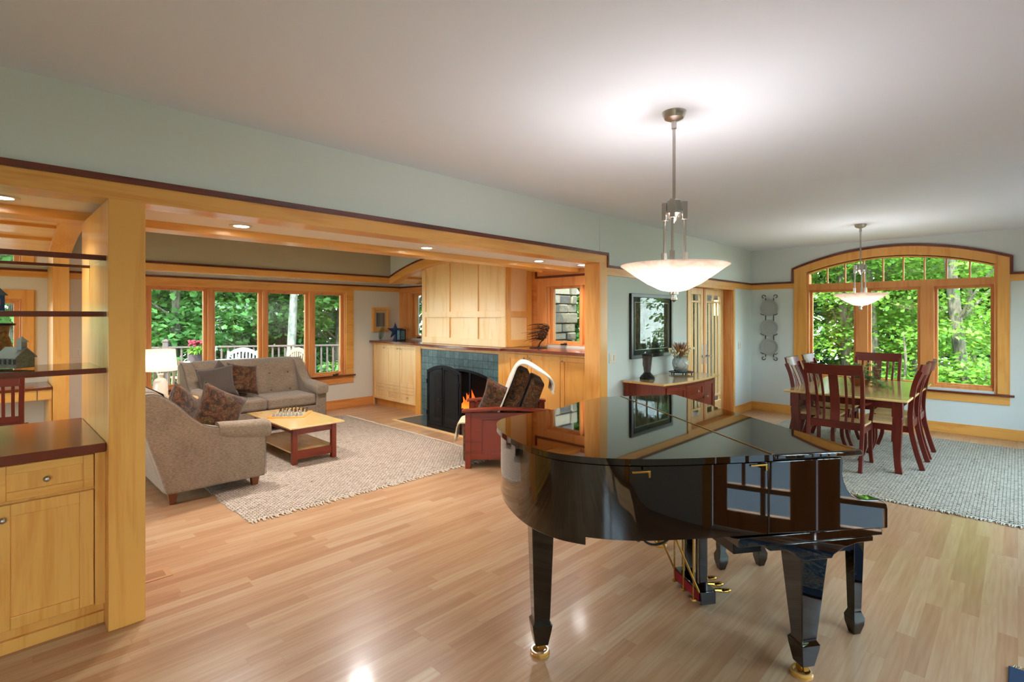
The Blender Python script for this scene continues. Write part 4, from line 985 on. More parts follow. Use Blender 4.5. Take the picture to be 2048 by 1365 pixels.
# ---- tray, glass vase and dried flowers
t = thing('iron_tray', 'round black iron tray on little feet on the sideboard', 'tray', (6.14, 3.03, .846))
build('plate', G().lathe([(.001, .022), (.145, .022), (.155, .028), (.15, .032), (.14, .028), (.001, .028)], n=36), m_iron, t)
g = G()
for a in range(0, 360, 72): g.cyl((.125*math.cos(R(a)), .125*math.sin(R(a)), 0), (.125*math.cos(R(a)), .125*math.sin(R(a)), .024), .007)
build('feet', g, m_iron, t)
m_cry = M('cut_crystal', 'eef2f2', .04, spec=.7); m_cry.b.inputs['Transmission Weight'].default_value = .8
vn = m_cry.node('ShaderNodeTexVoronoi'); m_cry.l.new(m_cry.co(), vn.inputs['Vector']); vn.inputs['Scale'].default_value = 35; m_cry.bump(vn.outputs['Distance'], .6, .01)
t = thing('flower_vase', 'cut crystal pitcher filled with dried flowers on the iron tray', 'vase', (6.12, 3.03, .875))
t.scale = (1.2, 1.2, 1.15)
build('jug', G().lathe([(.04, .0), (.06, .004), (.075, .04), (.085, .09), (.08, .13), (.065, .155), (.075, .175), (.072, .175), (.060, .155), (.072, .12), (.076, .08), (.06, .02)], n=24), m_cry.m, t)
build('handle', G().tube(crom([(-.065, 0, .16), (-.12, 0, .20), (-.15, 0, .215), (-.12, 0, .14), (-.08, 0, .05)], 6), .007, 8), m_cry.m, t)
rn = random.Random(11)
def spray(n, col, r0, r1, zb, spread, thick, mat_name, ctr=(0, 0)):
    g = G()
    for i in range(n):
        a = rn.uniform(0, 2*PI); s_ = rn.uniform(0, spread); h = rn.uniform(r0, r1)
        d = Vector((math.cos(a)*s_ + ctr[0], math.sin(a)*s_*.7 + ctr[1], h)); b = Vector((ctr[0]*.2, ctr[1]*.2, zb))
        mid = b.lerp(b + d, .5) + Vector((0, 0, .02)); g.tube([b, mid, b + d], [.001, thick*.8, thick*.3], 4)
    return g
build('dried_grass', spray(230, None, .06, .19, .14, .13, .004, ''), plain('rust_grass', 'b07a54', .9), t)
g = G()
for i in range(60):
    a = rn.uniform(0, 2*PI); r = rn.uniform(0, .07); g.sph((.03 + r*math.cos(a), -.03 + r*math.sin(a)*.6, .20+rn.uniform(-.03, .05)), rn.uniform(.008, .015), 7, 5)
build('cream_blossom', g, plain('cream_petals', 'd9c7a0', .9), t)
g = G()
for s_, ln in ((-1, .24), (-1, .2), (1, .26), (1, .2)):
    for k in range(9):
        f_ = k/8; p = Vector((s_*(.03+ln*f_), rn.uniform(-.02, .02), .19+.07*f_-.03*(ln < .21) + rn.uniform(-.015, .015))); g.sph(p, (rn.uniform(.012, .02), .006, rn.uniform(.009, .014)), 7, 5)
    g.tube([(0, 0, .15), (s_*ln*.5, 0, .21), (s_*ln, 0, .25)], .0015, 4)
build('pale_pods', g, plain('lunaria_pods', 'd2c49a', .8), t)
g = G()
for i in range(14):
    a = rn.uniform(0, 2*PI); b = [Vector((0, 0, .15))]
    for k in range(1, 8): b.append(Vector((.09*k/7*math.cos(a+k*.5), .05*k/7*math.sin(a+k*.5), .15+.024*k)))
    g.tube(b, .0012, 4)
build('twig', g, plain('dark_twig', '5a4c44', .8), t)
# ---- framed art on the sage wall
t = thing('framed_art', 'large black framed woodland picture behind glass on the sage wall', 'picture', (5.755, YA, 1.455))
w2, h2 = .505, .385
g = G().box(-w2, -.035, -h2, -w2+.045, 0, h2).box(w2-.045, -.035, -h2, w2, 0, h2).box(-w2, -.035, h2-.045, w2, 0, h2).box(-w2, -.035, -h2, w2, 0, -h2+.045)
build('frame', g, plain('black_frame', '15100e', .3), t, bev=.004)
build('mat_board', G().box(-w2+.04, -.016, -h2+.04, w2-.04, -.012, h2-.04), plain('dark_green_mat', '39443c', .8), t, smooth=0)
mp_ = M('woodland_print', '4a4a38', .8); n1 = mp_.noise(mp_.co((1, 1, .8)), 7, 6, .65, .6); n2 = mp_.noise(mp_.co((6, 1, .5)), 5, 4, .6)
mp_.set('Base Color', mp_.mix(mp_.ramp(n1, [(.32, '17211a'), (.48, '4a4434'), (.58, '6f6a52'), (.7, '9aa886')]), mp_.ramp(n2, [(.4, '2c2a22'), (.62, 'ffffff')]), .6, 'MULTIPLY'))
build('print', G().box(-w2+.105, -.018, -h2+.105, w2-.105, -.016, h2-.105), mp_.m, t, smooth=0)
a_, b_ = w2-.10, h2-.10
build('inner_line', G().box(-a_, -.019, -b_, -a_+.006, -.017, b_).box(a_-.006, -.019, -b_, a_, -.017, b_).box(-a_, -.019, b_-.006, a_, -.017, b_).box(-a_, -.019, -b_, a_, -.017, -b_+.006), plain('white_bevel', 'cfd6cc', .6), t)
gm = bpy.data.materials.new('picture_glass'); gm = glassm('picture_glass', 'f0f4f2', .4)
build('glass', G().box(-w2+.04, -.024, -h2+.04, w2-.04, -.0235, h2-.04), gm, t, smooth=0)
# ---- small art by the fireplace cabinet on the window wall
t = thing('small_picture', 'small abstract picture in a pale wood frame near the star ornament', 'picture', (5.03, YC, 1.515))
g = G().box(-.17, -.045, -.22, -.13, 0, .22).box(.13, -.045, -.22, .17, 0, .22).box(-.17, -.045, .18, .17, 0, .22).box(-.17, -.045, -.22, .17, 0, -.18)
build('frame', g, MAPLE['z'], t, bev=.003)
build('mat_board', G().box(-.135, -.02, -.185, .135, -.014, .185), plain('tan_mat', 'c9a878', .9), t, smooth=0)
mp2 = M('abstract_print', '6a6068', .8); sp2 = mp2.node('ShaderNodeSeparateXYZ'); mp2.l.new(mp2.co(), sp2.inputs[0])
mp2.set('Base Color', mp2.ramp(mp2.math('MULTIPLY_ADD', sp2.outputs[0], 5.5, .5), [(0, '4c4f5c'), (.35, '6a6a60'), (.6, '7c7a70'), (1, '6a4a50')]))
build('print', G().box(-.085, -.023, -.125, .085, -.020, .125), mp2.m, t, smooth=0)
# ---- switch plates
def plate(loc, rz, lab, wd=.14):
    o = tag(build('switch_plate', G().box(-wd/2, -.008, -.057, wd/2, 0, .057), m_white, loc=loc, rz=rz, bev=.003), lab, 'switch')
    for s_ in (-1, 1): build('switch', G().box(s_*wd*.22-.016, -.012, -.032, s_*wd*.22+.016, -.007, .032), m_white, o, bev=.002)
plate((4.905, YA, 1.105), 0, 'white double switch plate beside the opening casing on the sage wall')
plate((8.585, YA, 1.10), 0, 'white switch plate between the French doors and the corner', .12)
plate((.80, YC, 1.12), 0, 'white switch plate behind the glass shelves on the far wall')
# ---- plate rack
t = thing('plate_rack', 'black scrolled iron wall rack hung beside the arched window', 'plate rack', (XB, 2.935, 0))
g = G()
for s_ in (-1, 1):
    y = s_*.062
    pts = [(-.012, y + s_*.0, .90), (-.012, y, 1.2), (-.012, y, 1.6), (-.012, y, 1.88)]
    g.tube(pts, .006, 8)
    for zc, up in ((1.90, 1), (.88, -1)):
        cc = []
        for k in range(22):
            a = k/21*1.6*PI*1.0; r = .034*(1-.55*k/21); cc.append((-.014, y + s_*(.034 - r*math.cos(a)), zc + up*r*math.sin(a)))
        g.tube(cc, .0055, 8)
for zc in (1.717, 1.386, 1.072):
    for s_ in (-1, 1): g.tube([(-.012, s_*.062, zc-.11), (-.03, s_*.10, zc-.12), (-.045, s_*.125, zc-.105), (-.05, s_*.13, zc-.095)], .005, 8)
build('rack', g, m_iron, t)
mpl = M('pewter_glaze', 'a0a3a2', .35, coat=.3); npl = mpl.noise(mpl.co(), 40, 3); mpl.bump(npl, .3, .002); mpl = mpl.m
for zc, w_ in ((1.717, 'topmost'), (1.386, 'middle'), (1.072, 'lowest')):
    o = tag(build('pewter_plate', G().lathe([(.001, .0), (.10, .0), (.112, .012), (.136, .018), (.137, .023), (.110, .017), (.098, .006), (.001, .006)], n=40), mpl, loc=(XB-.02, 2.935, zc), rot=(0, R(-90), 0)), '%s of the three round grey plates in the iron wall rack' % w_, 'plate')
# ================================================================ DINING TABLE AND CHAIRS
RZ = .017
t = thing('dining_table', 'dining table with maple top and dark red legs on the grey rug', 'table', (7.165, 1.31, RZ))
tw, tl_ = .935, .555
build('table_top', G().prism([(-tw, -tl_), (tw, -tl_), (tw, tl_), (-tw, tl_)], 'z', .712, .735), GLOSSY['x'], t, bev=.008, seg=3)
g = G().box(-tw+.10, -tl_+.075, .635, tw-.10, -tl_+.10, .713).box(-tw+.10, tl_-.10, .635, tw-.10, tl_-.075, .713).box(-tw+.075, -tl_+.1, .635, -tw+.10, tl_-.1, .713).box(tw-.10, -tl_+.1, .635, tw-.075, tl_-.1, .713)
build('apron', g, CHAIRW['x'], t, bev=.002)
for sx in (-1, 1):
    for sy in (-1, 1):
        x, y = sx*(tw-.095), sy*(tl_-.095)
        def ring(r, z, dx=0, dy=0): return [(x+dx-r, y+dy-r, z), (x+dx+r, y+dy-r, z), (x+dx+r, y+dy+r, z), (x+dx-r, y+dy+r, z)]
        g = G().loft([ring(.044, .713), ring(.044, .555)]).loft([ring(.036, .556), ring(.040, .53), ring(.038, .40, -sx*.004, -sy*.004), ring(.030, .2, -sx*.006, -sy*.006), ring(.027, .08), ring(.029, 0, sx*.012, sy*.012)])
        build('leg', g, CHAIRW['z'], t, bev=.003)
def chair(label, W, arms, loc, rz, group=None):
    t = thing('dining_armchair' if arms else 'dining_chair', label, 'chair', loc, rz, group)
    h = W/2
    back = lambda s_: crom([(s_*(h-.02), .30, 0), (s_*(h-.02), .245, .20), (s_*(h-.02), .205, .42), (s_*(h-.018), .205, .62), (s_*(h-.012), .235, .85), (s_*(h-.008), .285, 1.0)], 4)
    for s_ in (-1, 1): build('rear_leg', G().bar(back(s_), (1, 0, 0), .034, .045), CHAIRW['z'], t, bev=.003)
    fy = -.20
    for s_ in (-1, 1):
        top_ = .66 if arms else .43
        pts = crom([(s_*(h-.015), fy-.035, 0), (s_*(h-.018), fy+.012, .15), (s_*(h-.02), fy+.012, .32), (s_*(h-.02), fy, .44)] + ([(s_*(h-.005), fy+.01, .55), (s_*(h+.0), fy+.03, top_)] if arms else []), 3)
        build('front_leg', G().bar(pts, (1, 0, 0), .034, .038), CHAIRW['z'], t, bev=.003)
    def seat(u, v):
        x = (-1+2*u)*(h-.005)*(1-.06*v); y = fy-.03 + v*.44; dip = -.014*math.exp(-((x/.16)**2 + ((v-.55)/.4)**2)); return (x, y, .452+dip)
    g = G().grid(seat, 14, 10).grid(lambda u, v: (seat(u, v)[0]*.98, seat(u, v)[1], .428), 14, 10)
    for f_ in (lambda s_: (s_, 0), lambda s_: (s_, 1), lambda s_: (0, s_), lambda s_: (1, s_)):
        g.grid(lambda s_, w_, f_=f_: seat(*f_(s_)) if w_ < .5 else (seat(*f_(s_))[0]*.98, seat(*f_(s_))[1], .428), 14 if f_(0.5)[0] == .5 else 10, 1)
    build('seat', g, PALE['y'], t, weld=.0005, smooth=50)
    g = G().box(-h+.03, fy-.01, .365, h-.03, fy+.012, .428).box(-h+.01, fy+.01, .365, -h+.032, .20, .428).box(h-.032, fy+.01, .365, h-.01, .20, .428)
    build('seat_rail', g, CHAIRW['x'], t, bev=.002)
    build('lower_rail', G().box(-h+.03, .185, .40, h-.03, .215, .475), CHAIRW['x'], t, bev=.003)
    ct = crom([(-h-.004, .268, .97), (-h*.5, .300, .97), (0, .310, .97), (h*.5, .300, .97), (h+.004, .268, .97)], 5)
    rings = []
    for p in ct:
        k = 1-(p.x/(h))**2
        rings.append([(p.x, p.y-.012, .955), (p.x, p.y+.012, .955), (p.x, p.y+.040, 1.068+.006*k*-1), (p.x, p.y+.020, 1.068-.006*k)])
    build('crest_rail', G().loft(rings), CHAIRW['x'], t, bev=.004)
    xs_ = [-.165, -.105, .105, .165] if W > .47 else [-.145, -.095, .095, .145]
    for x in xs_ + [0]:
        wdt = .085 if x == 0 else .024
        p = crom([(x*.94, .20, .47), (x*.96, .185, .60), (x, .215, .78), (x*1.04, .285, .96)], 4)
        build('splat' if x == 0 else 'slat', G().bar(p, (1, 0, 0), wdt, .012), CHAIRW['z'], t, bev=.002)
    if arms:
        for s_ in (-1, 1):
            p = crom([(s_*(h-.01), .215, .665), (s_*(h+.02), .08, .675), (s_*(h+.03), -.08, .67), (s_*(h+.01), -.25, .665)], 5)
            build('arm_rest', G().bar(p, (1, 0, 0), [.03 + .03*i/(len(p)-1) for i in range(len(p))], .022), CHAIRW['y'], t, bev=.004)
    return t
GR = 'red-brown slat back dining chairs'
chair('armchair with curved slat back standing at the near head of the dining table', .52, True, (6.36, 1.355, RZ), R(90), GR)
chair('armchair at the far head of the dining table in front of the arched window', .50, True, (8.10, 1.34, RZ), R(-90), GR)
c0 = chair('slat back side chair on the window side of the table, closer of two to the piano', .46, False, (6.81, .985, RZ), R(180), GR)
c0['label'] = 'side chair along the right side of the table, nearer the piano'
dup(c0, (7.38, .985, RZ), R(180), 'side chair along the right side of the table, nearer the arched window', GR)
dup(c0, (6.83, 1.66, RZ), 0, 'side chair on the side of the hanging plates, nearer the piano', GR)
dup(c0, (7.50, 1.66, RZ), 0, 'side chair on the side of the hanging plates, nearer the arched window', GR)
# ---- ivy in a terracotta bowl
t = thing('potted_ivy', 'trailing ivy in a wide brown bowl in the middle of the dining table', 'plant', (7.26, 1.34, .752))
build('bowl', G().lathe([(.001, 0), (.07, 0), (.09, .02), (.105, .075), (.115, .085), (.113, .095), (.10, .092), (.09, .06), (.001, .05)], n=28), M('brown_glaze', '7c4422', .35, coat=.3).m, t)
rn = random.Random(3)
m_ivy = M('ivy_leaf', '5c8a3e', .5); iv = m_ivy.noise(m_ivy.co(), 25, 2); m_ivy.set('Base Color', m_ivy.ramp(iv, [(.35, '3f6a2c'), (.65, '86a862')])); m_ivy = m_ivy.m
def leafset(g, c, n_dir, s_, up=Vector((0, 0, 1))):
    a = n_dir.normalized(); b = a.cross(up); b = b.normalized() if b.length > .01 else Vector((1, 0, 0)); nrm = a.cross(b)
    P_ = [(0, 0), (.3, .42), (.62, .34), (1, 0), (.62, -.34), (.3, -.42)]
    n0 = len(g.v); g.v += [tuple(c + a*x*s_ + b*y*s_ + nrm*(abs(y)*.25 - x*x*.2)*s_) for x, y in P_]; g.f += [(n0, n0+1, n0+2, n0+3), (n0, n0+3, n0+4, n0+5)]
g = G(); gs = G()
for i in range(26):
    a = rn.uniform(0, 2*PI) if i > 9 else rn.uniform(-2.6, -.6); ln = rn.uniform(.10, .26) if i > 9 else rn.uniform(.2, .34); hh = rn.uniform(.02, .17) if i > 9 else rn.uniform(.0, .08)
    pts = []
    for k in range(9):
        f_ = k/8; r = ln*f_; z = .08 + hh*math.sin(f_*PI*.8)*1.3 - .10*max(0, f_-.45)*2*(.3 if i > 9 else 1); pts.append(Vector((r*math.cos(a+f_*.4), r*math.sin(a+f_*.4), max(.008, z))))
    gs.tube(pts, .0015, 4)
    for p in pts[1:]:
        for _ in range(2): leafset(g, p, Vector((rn.uniform(-1, 1), rn.uniform(-1, 1), rn.uniform(-.5, .3))), rn.uniform(.025, .05))
build('leaves', g, m_ivy, t, smooth=0, merge=False); build('stem', gs, m_ivy, t)
# ================================================================ PENDANT LIGHTS
def alab():
    m = M('alabaster_glass', 'f2e2d0', .25, coat=.2)
    n = m.noise(m.co((1, 1, 2)), 7, 4, .6, 2.0); c = m.ramp(n, [(.35, 'e2d4c8'), (.6, 'f8f2ea')]); m.set('Base Color', c)
    t_ = m.node('ShaderNodeBsdfTranslucent'); m.l.new(m.mix(c, 'f6f0f0', 1.0, 'MULTIPLY'), t_.inputs[0]); mx = m.node('ShaderNodeMixShader'); mx.inputs[0].default_value = .56
    m.l.new(m.b.outputs[0], mx.inputs[1]); m.l.new(t_.outputs[0], mx.inputs[2]); m.l.new(mx.outputs[0], m.n['Material Output'].inputs[0]); return m.m
m_alab = alab()
def pendant(label, x, y, e):
    t = thing('pendant_light', label, 'pendant lamp', (x, y, CEIL))
    z = lambda h: h - CEIL
    build('canopy', G().lathe([(.001, -.055), (.02, -.05), (.05, -.035), (.062, -.012), (.064, 0), (.001, 0)], n=32), m_steel, t)
    build('rod', G().cyl((0, 0, z(2.20)), (0, 0, -.05), .0085, n=12).cyl((0, 0, -.09), (0, 0, -.05), .014), m_steel, t)
    build('hub', G().lathe([(.001, z(2.20)), (.03, z(2.20)), (.036, z(2.195)), (.036, z(2.14)), (.045, z(2.138)), (.045, z(2.125)), (.032, z(2.115)), (.024, z(2.10)), (.012, z(2.085)), (.001, z(2.075))], n=28), m_steel, t)
    for k in range(3):
        a = R(200 + 120*k); c, s_ = math.cos(a), math.sin(a); q = lambda r, h: (r*c, r*s_, z(h))
        M_ = Matrix.Rotation(a, 3, 'Z')
        build('rod', G().cyl(q(.062, 1.86), q(.062, 2.14), .0075, n=12), m_steel, t)
        build('bracket', G().cbox(q(.058, 2.145), (.030, .026, .10), M_), m_steel, t, bev=.002); build('bracket', G().cbox(q(.066, 1.875), (.022, .026, .085), M_), m_steel, t, bev=.002)
    prof = [(.288, 1.842), (.262, 1.826), (.205, 1.785), (.14, 1.742), (.07, 1.708), (.025, 1.700), (.001, 1.699), (.001, 1.704), (.07, 1.714), (.14, 1.750), (.205, 1.793), (.262, 1.834), (.284, 1.846)]
    build('bowl', G().lathe([(r, z(h)) for r, h in prof], n=56), m_alab, t, smooth=60)
    build('finial', G().lathe([(.001, z(1.70)), (.024, z(1.70)), (.024, z(1.685)), (.014, z(1.683)), (.014, z(1.668)), (.018, z(1.666)), (.018, z(1.655)), (.008, z(1.648)), (.001, z(1.642))], n=20), m_steel, t)
    light('pendant_bulb', 'POINT', (x, y, 1.775), e, WARM, shadow_soft_size=.075)
pendant('large alabaster bowl pendant on a steel rod hanging above the grand piano', 2.637, 1.343, 11.5)
pendant('alabaster bowl pendant hanging over the dining table before the arched window', 7.384, 1.355, 7)
# ================================================================ ORNAMENTS
MZ = 1.15
t = thing('star_ornament', 'dark blue five pointed star ornament on the mantel', 'ornament', (5.16, 7.98, MZ), R(-45))
g = G(); c = (0, 0, .165); pts = []
for k in range(10):
    a = PI/2 + k*PI/5; r = .155 if k % 2 == 0 else .062; pts.append((r*math.cos(a), 0, .165 + r*math.sin(a)))
n0 = 0; g.add(pts + [(0, -.035, .165), (0, .035, .165)], [(i, (i+1) % 10, 10) for i in range(10)] + [((i+1) % 10, i, 11) for i in range(10)])
mb = M('blue_painted_metal', '2c3f66', .35, metal=.4).m
build('star', g, mb, t, smooth=0); build('stand', G().lathe([(.001, 0), (.045, 0), (.035, .02), (.022, .06), (.02, .10), (.001, .10)], n=16), mb, t)
mln = M('blue_lattice', '2c4a56', .4); vv = mln.node('ShaderNodeTexVoronoi'); vv.feature = 'DISTANCE_TO_EDGE'; mln.l.new(mln.co(), vv.inputs['Vector']); vv.inputs['Scale'].default_value = 38
mln.set('Base Color', mln.ramp(vv.outputs['Distance'], [(.02, '101820'), (.12, '6f98a4'), (.4, '2c5566')]))
t = thing('candle_lantern', 'short blue latticed candle lantern beside the star on the mantel', 'lantern', (5.16, 7.80, MZ))
build('body', G().box(-.05, -.05, .015, .05, .05, .18), mln.m, t, bev=.003)
g = G().box(-.058, -.058, 0, .058, .058, .016).box(-.058, -.058, .178, .058, .058, .195)
for a in (-1, 1):
    for b in (-1, 1): g.box(a*.052-.006, b*.052-.006, 0, a*.052+.006, b*.052+.006, .19)
build('frame', g, m_iron, t, bev=.001)
o = tag(build('glass_plate', G().lathe([(.001, -.003), (.10, -.004), (.115, .004), (.115, .007), (.10, .0), (.001, .001)], n=32), m_shelfglass, loc=(5.02, 8.20, 1.27), rot=(R(-78), 0, R(35))), 'thin clear glass disc standing left of the star on the mantel', 'ornament')
# windswept tree sculpture
t = thing('tree_sculpture', 'bronze windswept tree sculpture on the mantel by the small window', 'sculpture', (5.16, 4.56, MZ), 0)
mbz = M('dark_bronze', '4a3226', .4, metal=.8).m
build('plinth', G().lathe([(.001, 0), (.10, 0), (.10, .008), (.06, .012), (.001, .014)], n=24, sy=1.3), m_iron, t)
g = G(); rn = random.Random(8)
trunk = crom([(0, 0, .01), (0, -.03, .07), (0, -.09, .12), (0, -.14, .19), (0, -.16, .25)], 5); g.tube(trunk, [.010*(1-.5*i/(len(trunk)-1)) for i in range(len(trunk))], 8)
for i in range(90):
    s0 = trunk[rn.randint(8, len(trunk)-1)]; b = s0 + Vector((rn.uniform(-.05, .05), rn.uniform(-.02, .05), rn.uniform(0, .06)))
    ln = rn.uniform(.12, .34); zz = rn.uniform(-.03, .03)
    g.tube(crom([s0, b, b + Vector((rn.uniform(-.03, .03), ln*.5, zz+.008)), b + Vector((rn.uniform(-.05, .05), ln, zz*1.5-.02))], 3), [.003]*6 + [.0022, .0018, .0014, .001], 4)
build('tree', g, mbz, t)
# shelf ornaments
t = thing('model_schoolhouse', 'small weathered grey model schoolhouse with cupola on the lowest glass shelf', 'ornament', (.115, 3.60, 1.306), R(-52))
mg = fabric('weathered_grey_wood', '8d8674', '6a6454', 90, .8); mgr = plain('grey_tin_roof', '8f8c88', .5); mdk = plain('dark_opening', '15130f', .8)
build('walls', G().prism([(-.045, 0), (.045, 0), (.045, .055), (0, .095), (-.045, .055)], 'x', -.06, .05), mg, t)
build('roof', G().prism([(-.052, .050), (0, .098), (.052, .050), (.052, .056), (0, .105), (-.052, .056)], 'x', -.066, .056), mgr, t)
build('cupola', G().box(.015, -.014, .09, .043, .014, .132).loft([[(.01, -.02, .13), (.048, -.02, .13), (.048, .02, .13), (.01, .02, .13)], [(.028, -.001, .158), (.030, -.001, .158), (.030, .001, .158), (.028, .001, .158)]]), mgr, t)
g = G()
for i in range(4): x = -.045 + i*.027; g.box(x, -.0465, .02, x+.012, -.0445, .045)
g.box(-.0615, -.012, 0, -.0595, .012, .03).box(-.0615, -.034, .022, -.0595, -.022, .04).box(-.0615, .022, .022, -.0595, .034, .04).box(-.0615, -.006, .06, -.0595, .006, .072)
build('window', g, mdk, t)
t = thing('birdhouse', 'small blue wooden birdhouse on the middle glass shelf at the picture edge', 'ornament', (.035, 3.62, 1.589), R(20))
mbl = plain('blue_paint', '2c4a78', .6)
build('body', G().box(-.03, -.03, 0, .03, .03, .085), mbl, t, bev=.002)
build('roof', G().prism([(-.04, .08), (0, .125), (.04, .08)], 'y', -.038, .038), plain('grey_blue_roof', '5a6878', .6), t)
build('window', G().box(-.012, -.032, .03, .012, -.030, .062), plain('pink_window', 'b08080', .6), t)
t = thing('carved_vase', 'flared brown textured vase standing behind the model schoolhouse', 'vase', (.06, 3.74, 1.306))
mv = fabric('carved_terracotta', 'a87848', '6a4526', 60, .8, bump=1.0)
build('body', G().lathe([(.001, 0), (.045, 0), (.052, .04), (.05, .09), (.03, .16), (.034, .20), (.048, .215), (.045, .218), (.028, .195), (.001, .19)], n=24), mv, t)
build('rim', G().lathe([(.04, .212), (.056, .212), (.058, .222), (.04, .224)], n=24), m_iron, t)
t = thing('twig_basket', 'tuft of golden dried twigs on the middle shelf above the birdhouse', 'ornament', (-.02, 3.70, 1.589))
build('pot', G().lathe([(.001, 0), (.035, 0), (.05, .06), (.045, .06), (.001, .05)], n=18), mv, t)
g = G()
for i in range(60):
    a = rn.uniform(0, 2*PI); r = rn.uniform(.02, .085); g.tube([(0, 0, .05), (r*.5*math.cos(a), r*.5*math.sin(a), .15), (r*math.cos(a), r*math.sin(a), rn.uniform(.15, .24))], .0012, 4)
build('twigs', g, plain('golden_twig', 'c89a50', .8), t)
# ---- study desk and chair seen through the shelves
t = thing('study_desk', 'built-in desk with dark red top against the far wall behind the shelves', 'desk', (-.2, 7.95, 0))
build('desk_top', G().box(-1.3, -.36, .765, .725, .325, .795), MAHOG['x'], t, bev=.003)
build('drawer', G().box(-1.3, -.34, .655, .60, -.31, .765), MAPLE['x'], t, bev=.003); build('drawer', G().box(.61, -.34, .655, .725, -.31, .765), MAPLE['x'], t, bev=.003)
build('side_panel', G().box(.70, -.32, 0, .725, .32, .765), MAPLE['z'], t); build('side_panel', G().box(-1.3, -.32, 0, -1.27, .32, .765), MAPLE['z'], t)
t = thing('desk_chair', 'dark red slat back chair at the desk behind the display cabinet', 'chair', (.06, 7.25, 0), R(172))
h = .23
for s_ in (-1, 1): build('rear_leg', G().bar([(s_*h, .27, 0), (s_*h, .21, .42), (s_*h, .22, .7), (s_*h*1.05, .28, .97)], (1, 0, 0), .04, .035), CHAIRW['z'], t, bev=.002)
for s_ in (-1, 1): build('front_leg', G().box(s_*h-.018, -.22, 0, s_*h+.018, -.185, .43), CHAIRW['z'], t, bev=.002)
build('seat', G().box(-h-.01, -.23, .43, h+.01, .22, .455), CHAIRW['x'], t, bev=.004)
build('crest_rail', G().box(-h-.01, .255, .89, h+.01, .285, .97), CHAIRW['x'], t, bev=.003); build('lower_rail', G().box(-h, .205, .52, h, .225, .59), CHAIRW['x'], t, bev=.002)
for i in range(6): x = -.17 + .068*i; build('slat', G().bar([(x, .213, .58), (x, .22, .7), (x*1.03, .262, .90)], (1, 0, 0), .026, .012), CHAIRW['z'], t, bev=.001)
# ---- window cranks
def crank(x, y, z, ax, lab):
    g = G().box(-.045, -.018, 0, .045, .018, .02).tube([(0, 0, .02), (.03, -.01, .03), (.06, -.012, .022)], .006, 6)
    o = tag(build('window_crank', g, m_blacksat, loc=(x, y, z), rz=ax, bev=.003), lab, 'crank')
crank(4.17, YC-.01, .575, 0, 'small black casement crank on the living room window sill')
crank(XD-.012, 4.36, 1.185, R(-90), 'small black casement crank on the window right of the chimney hood')
crank(XD-.012, 7.66, 1.185, R(-90), 'small black casement crank on the window left of the chimney hood')
# ================================================================ OUTDOORS
mgd = M('forest_floor', '5c5a3a', .95); ng = mgd.noise(mgd.co(), 2.5, 6, .7); mgd.set('Base Color', mgd.ramp(ng, [(.35, '3a3a22'), (.5, '5c6a34'), (.65, '7a6a48')]))
def gz(x, y):
    d = max(0, x-11) * .10 + max(0, y-14) * .07 + max(0, -4-y) * .03
    return -.9 - d*.5 + .15*math.sin(x*.7) * math.cos(y*.6)
struct('ground', G().grid(lambda u, v: (-30+80*u, -30+80*v, gz(-30+80*u, -30+80*v)), 60, 60), mgd.m, smooth=80)
# ---- foliage
def leafmat(name, c_lo, c_hi, tr):
    m = M(name, c_hi, .55, spec=.3)
    ge = m.node('ShaderNodeNewGeometry'); n = m.noise(m.co(), 1.3, 3, .6)
    f = m.math('ADD', m.math('MULTIPLY', ge.outputs['Random Per Island'], .55), m.math('MULTIPLY', n, .45))
    c = m.ramp(f, [(.15, c_lo), (.75, c_hi)]); m.set('Base Color', c)
    t_ = m.node('ShaderNodeBsdfTranslucent'); m.l.new(m.mix(c, tr, .6), t_.inputs[0]); mx = m.node('ShaderNodeMixShader'); mx.inputs[0].default_value = .42
    m.l.new(m.b.outputs[0], mx.inputs[1]); m.l.new(t_.outputs[0], mx.inputs[2]); m.l.new(mx.outputs[0], m.n['Material Output'].inputs[0]); return m.m
m_leafA = leafmat('maple_leaf_green', '38622e', '7aa85a', 'a8cc5c')
m_leafB = leafmat('sunlit_leaf_green', '2b5214', '76a23e', 'bcd850')
m_leafC = leafmat('deep_leaf_green', '1c3618', '3c622a', '6a8c38')
m_bark = M('grey_brown_bark', '6b5f4e', .9); nb_ = m_bark.noise(m_bark.co((6, 6, 1)), 4, 5, .7); m_bark.set('Base Color', m_bark.ramp(nb_, [(.35, '40382e'), (.65, '82745f')])); m_bark.bump(nb_, .8, .03); m_bark = m_bark.m
m_pale = M('pale_grey_bark', 'c4bba4', .85); np_ = m_pale.noise(m_pale.co((3, 3, 1.5)), 3, 5, .7); m_pale.set('Base Color', m_pale.ramp(np_, [(.35, '6f6a5c'), (.6, 'a59d8a')])); m_pale = m_pale.m
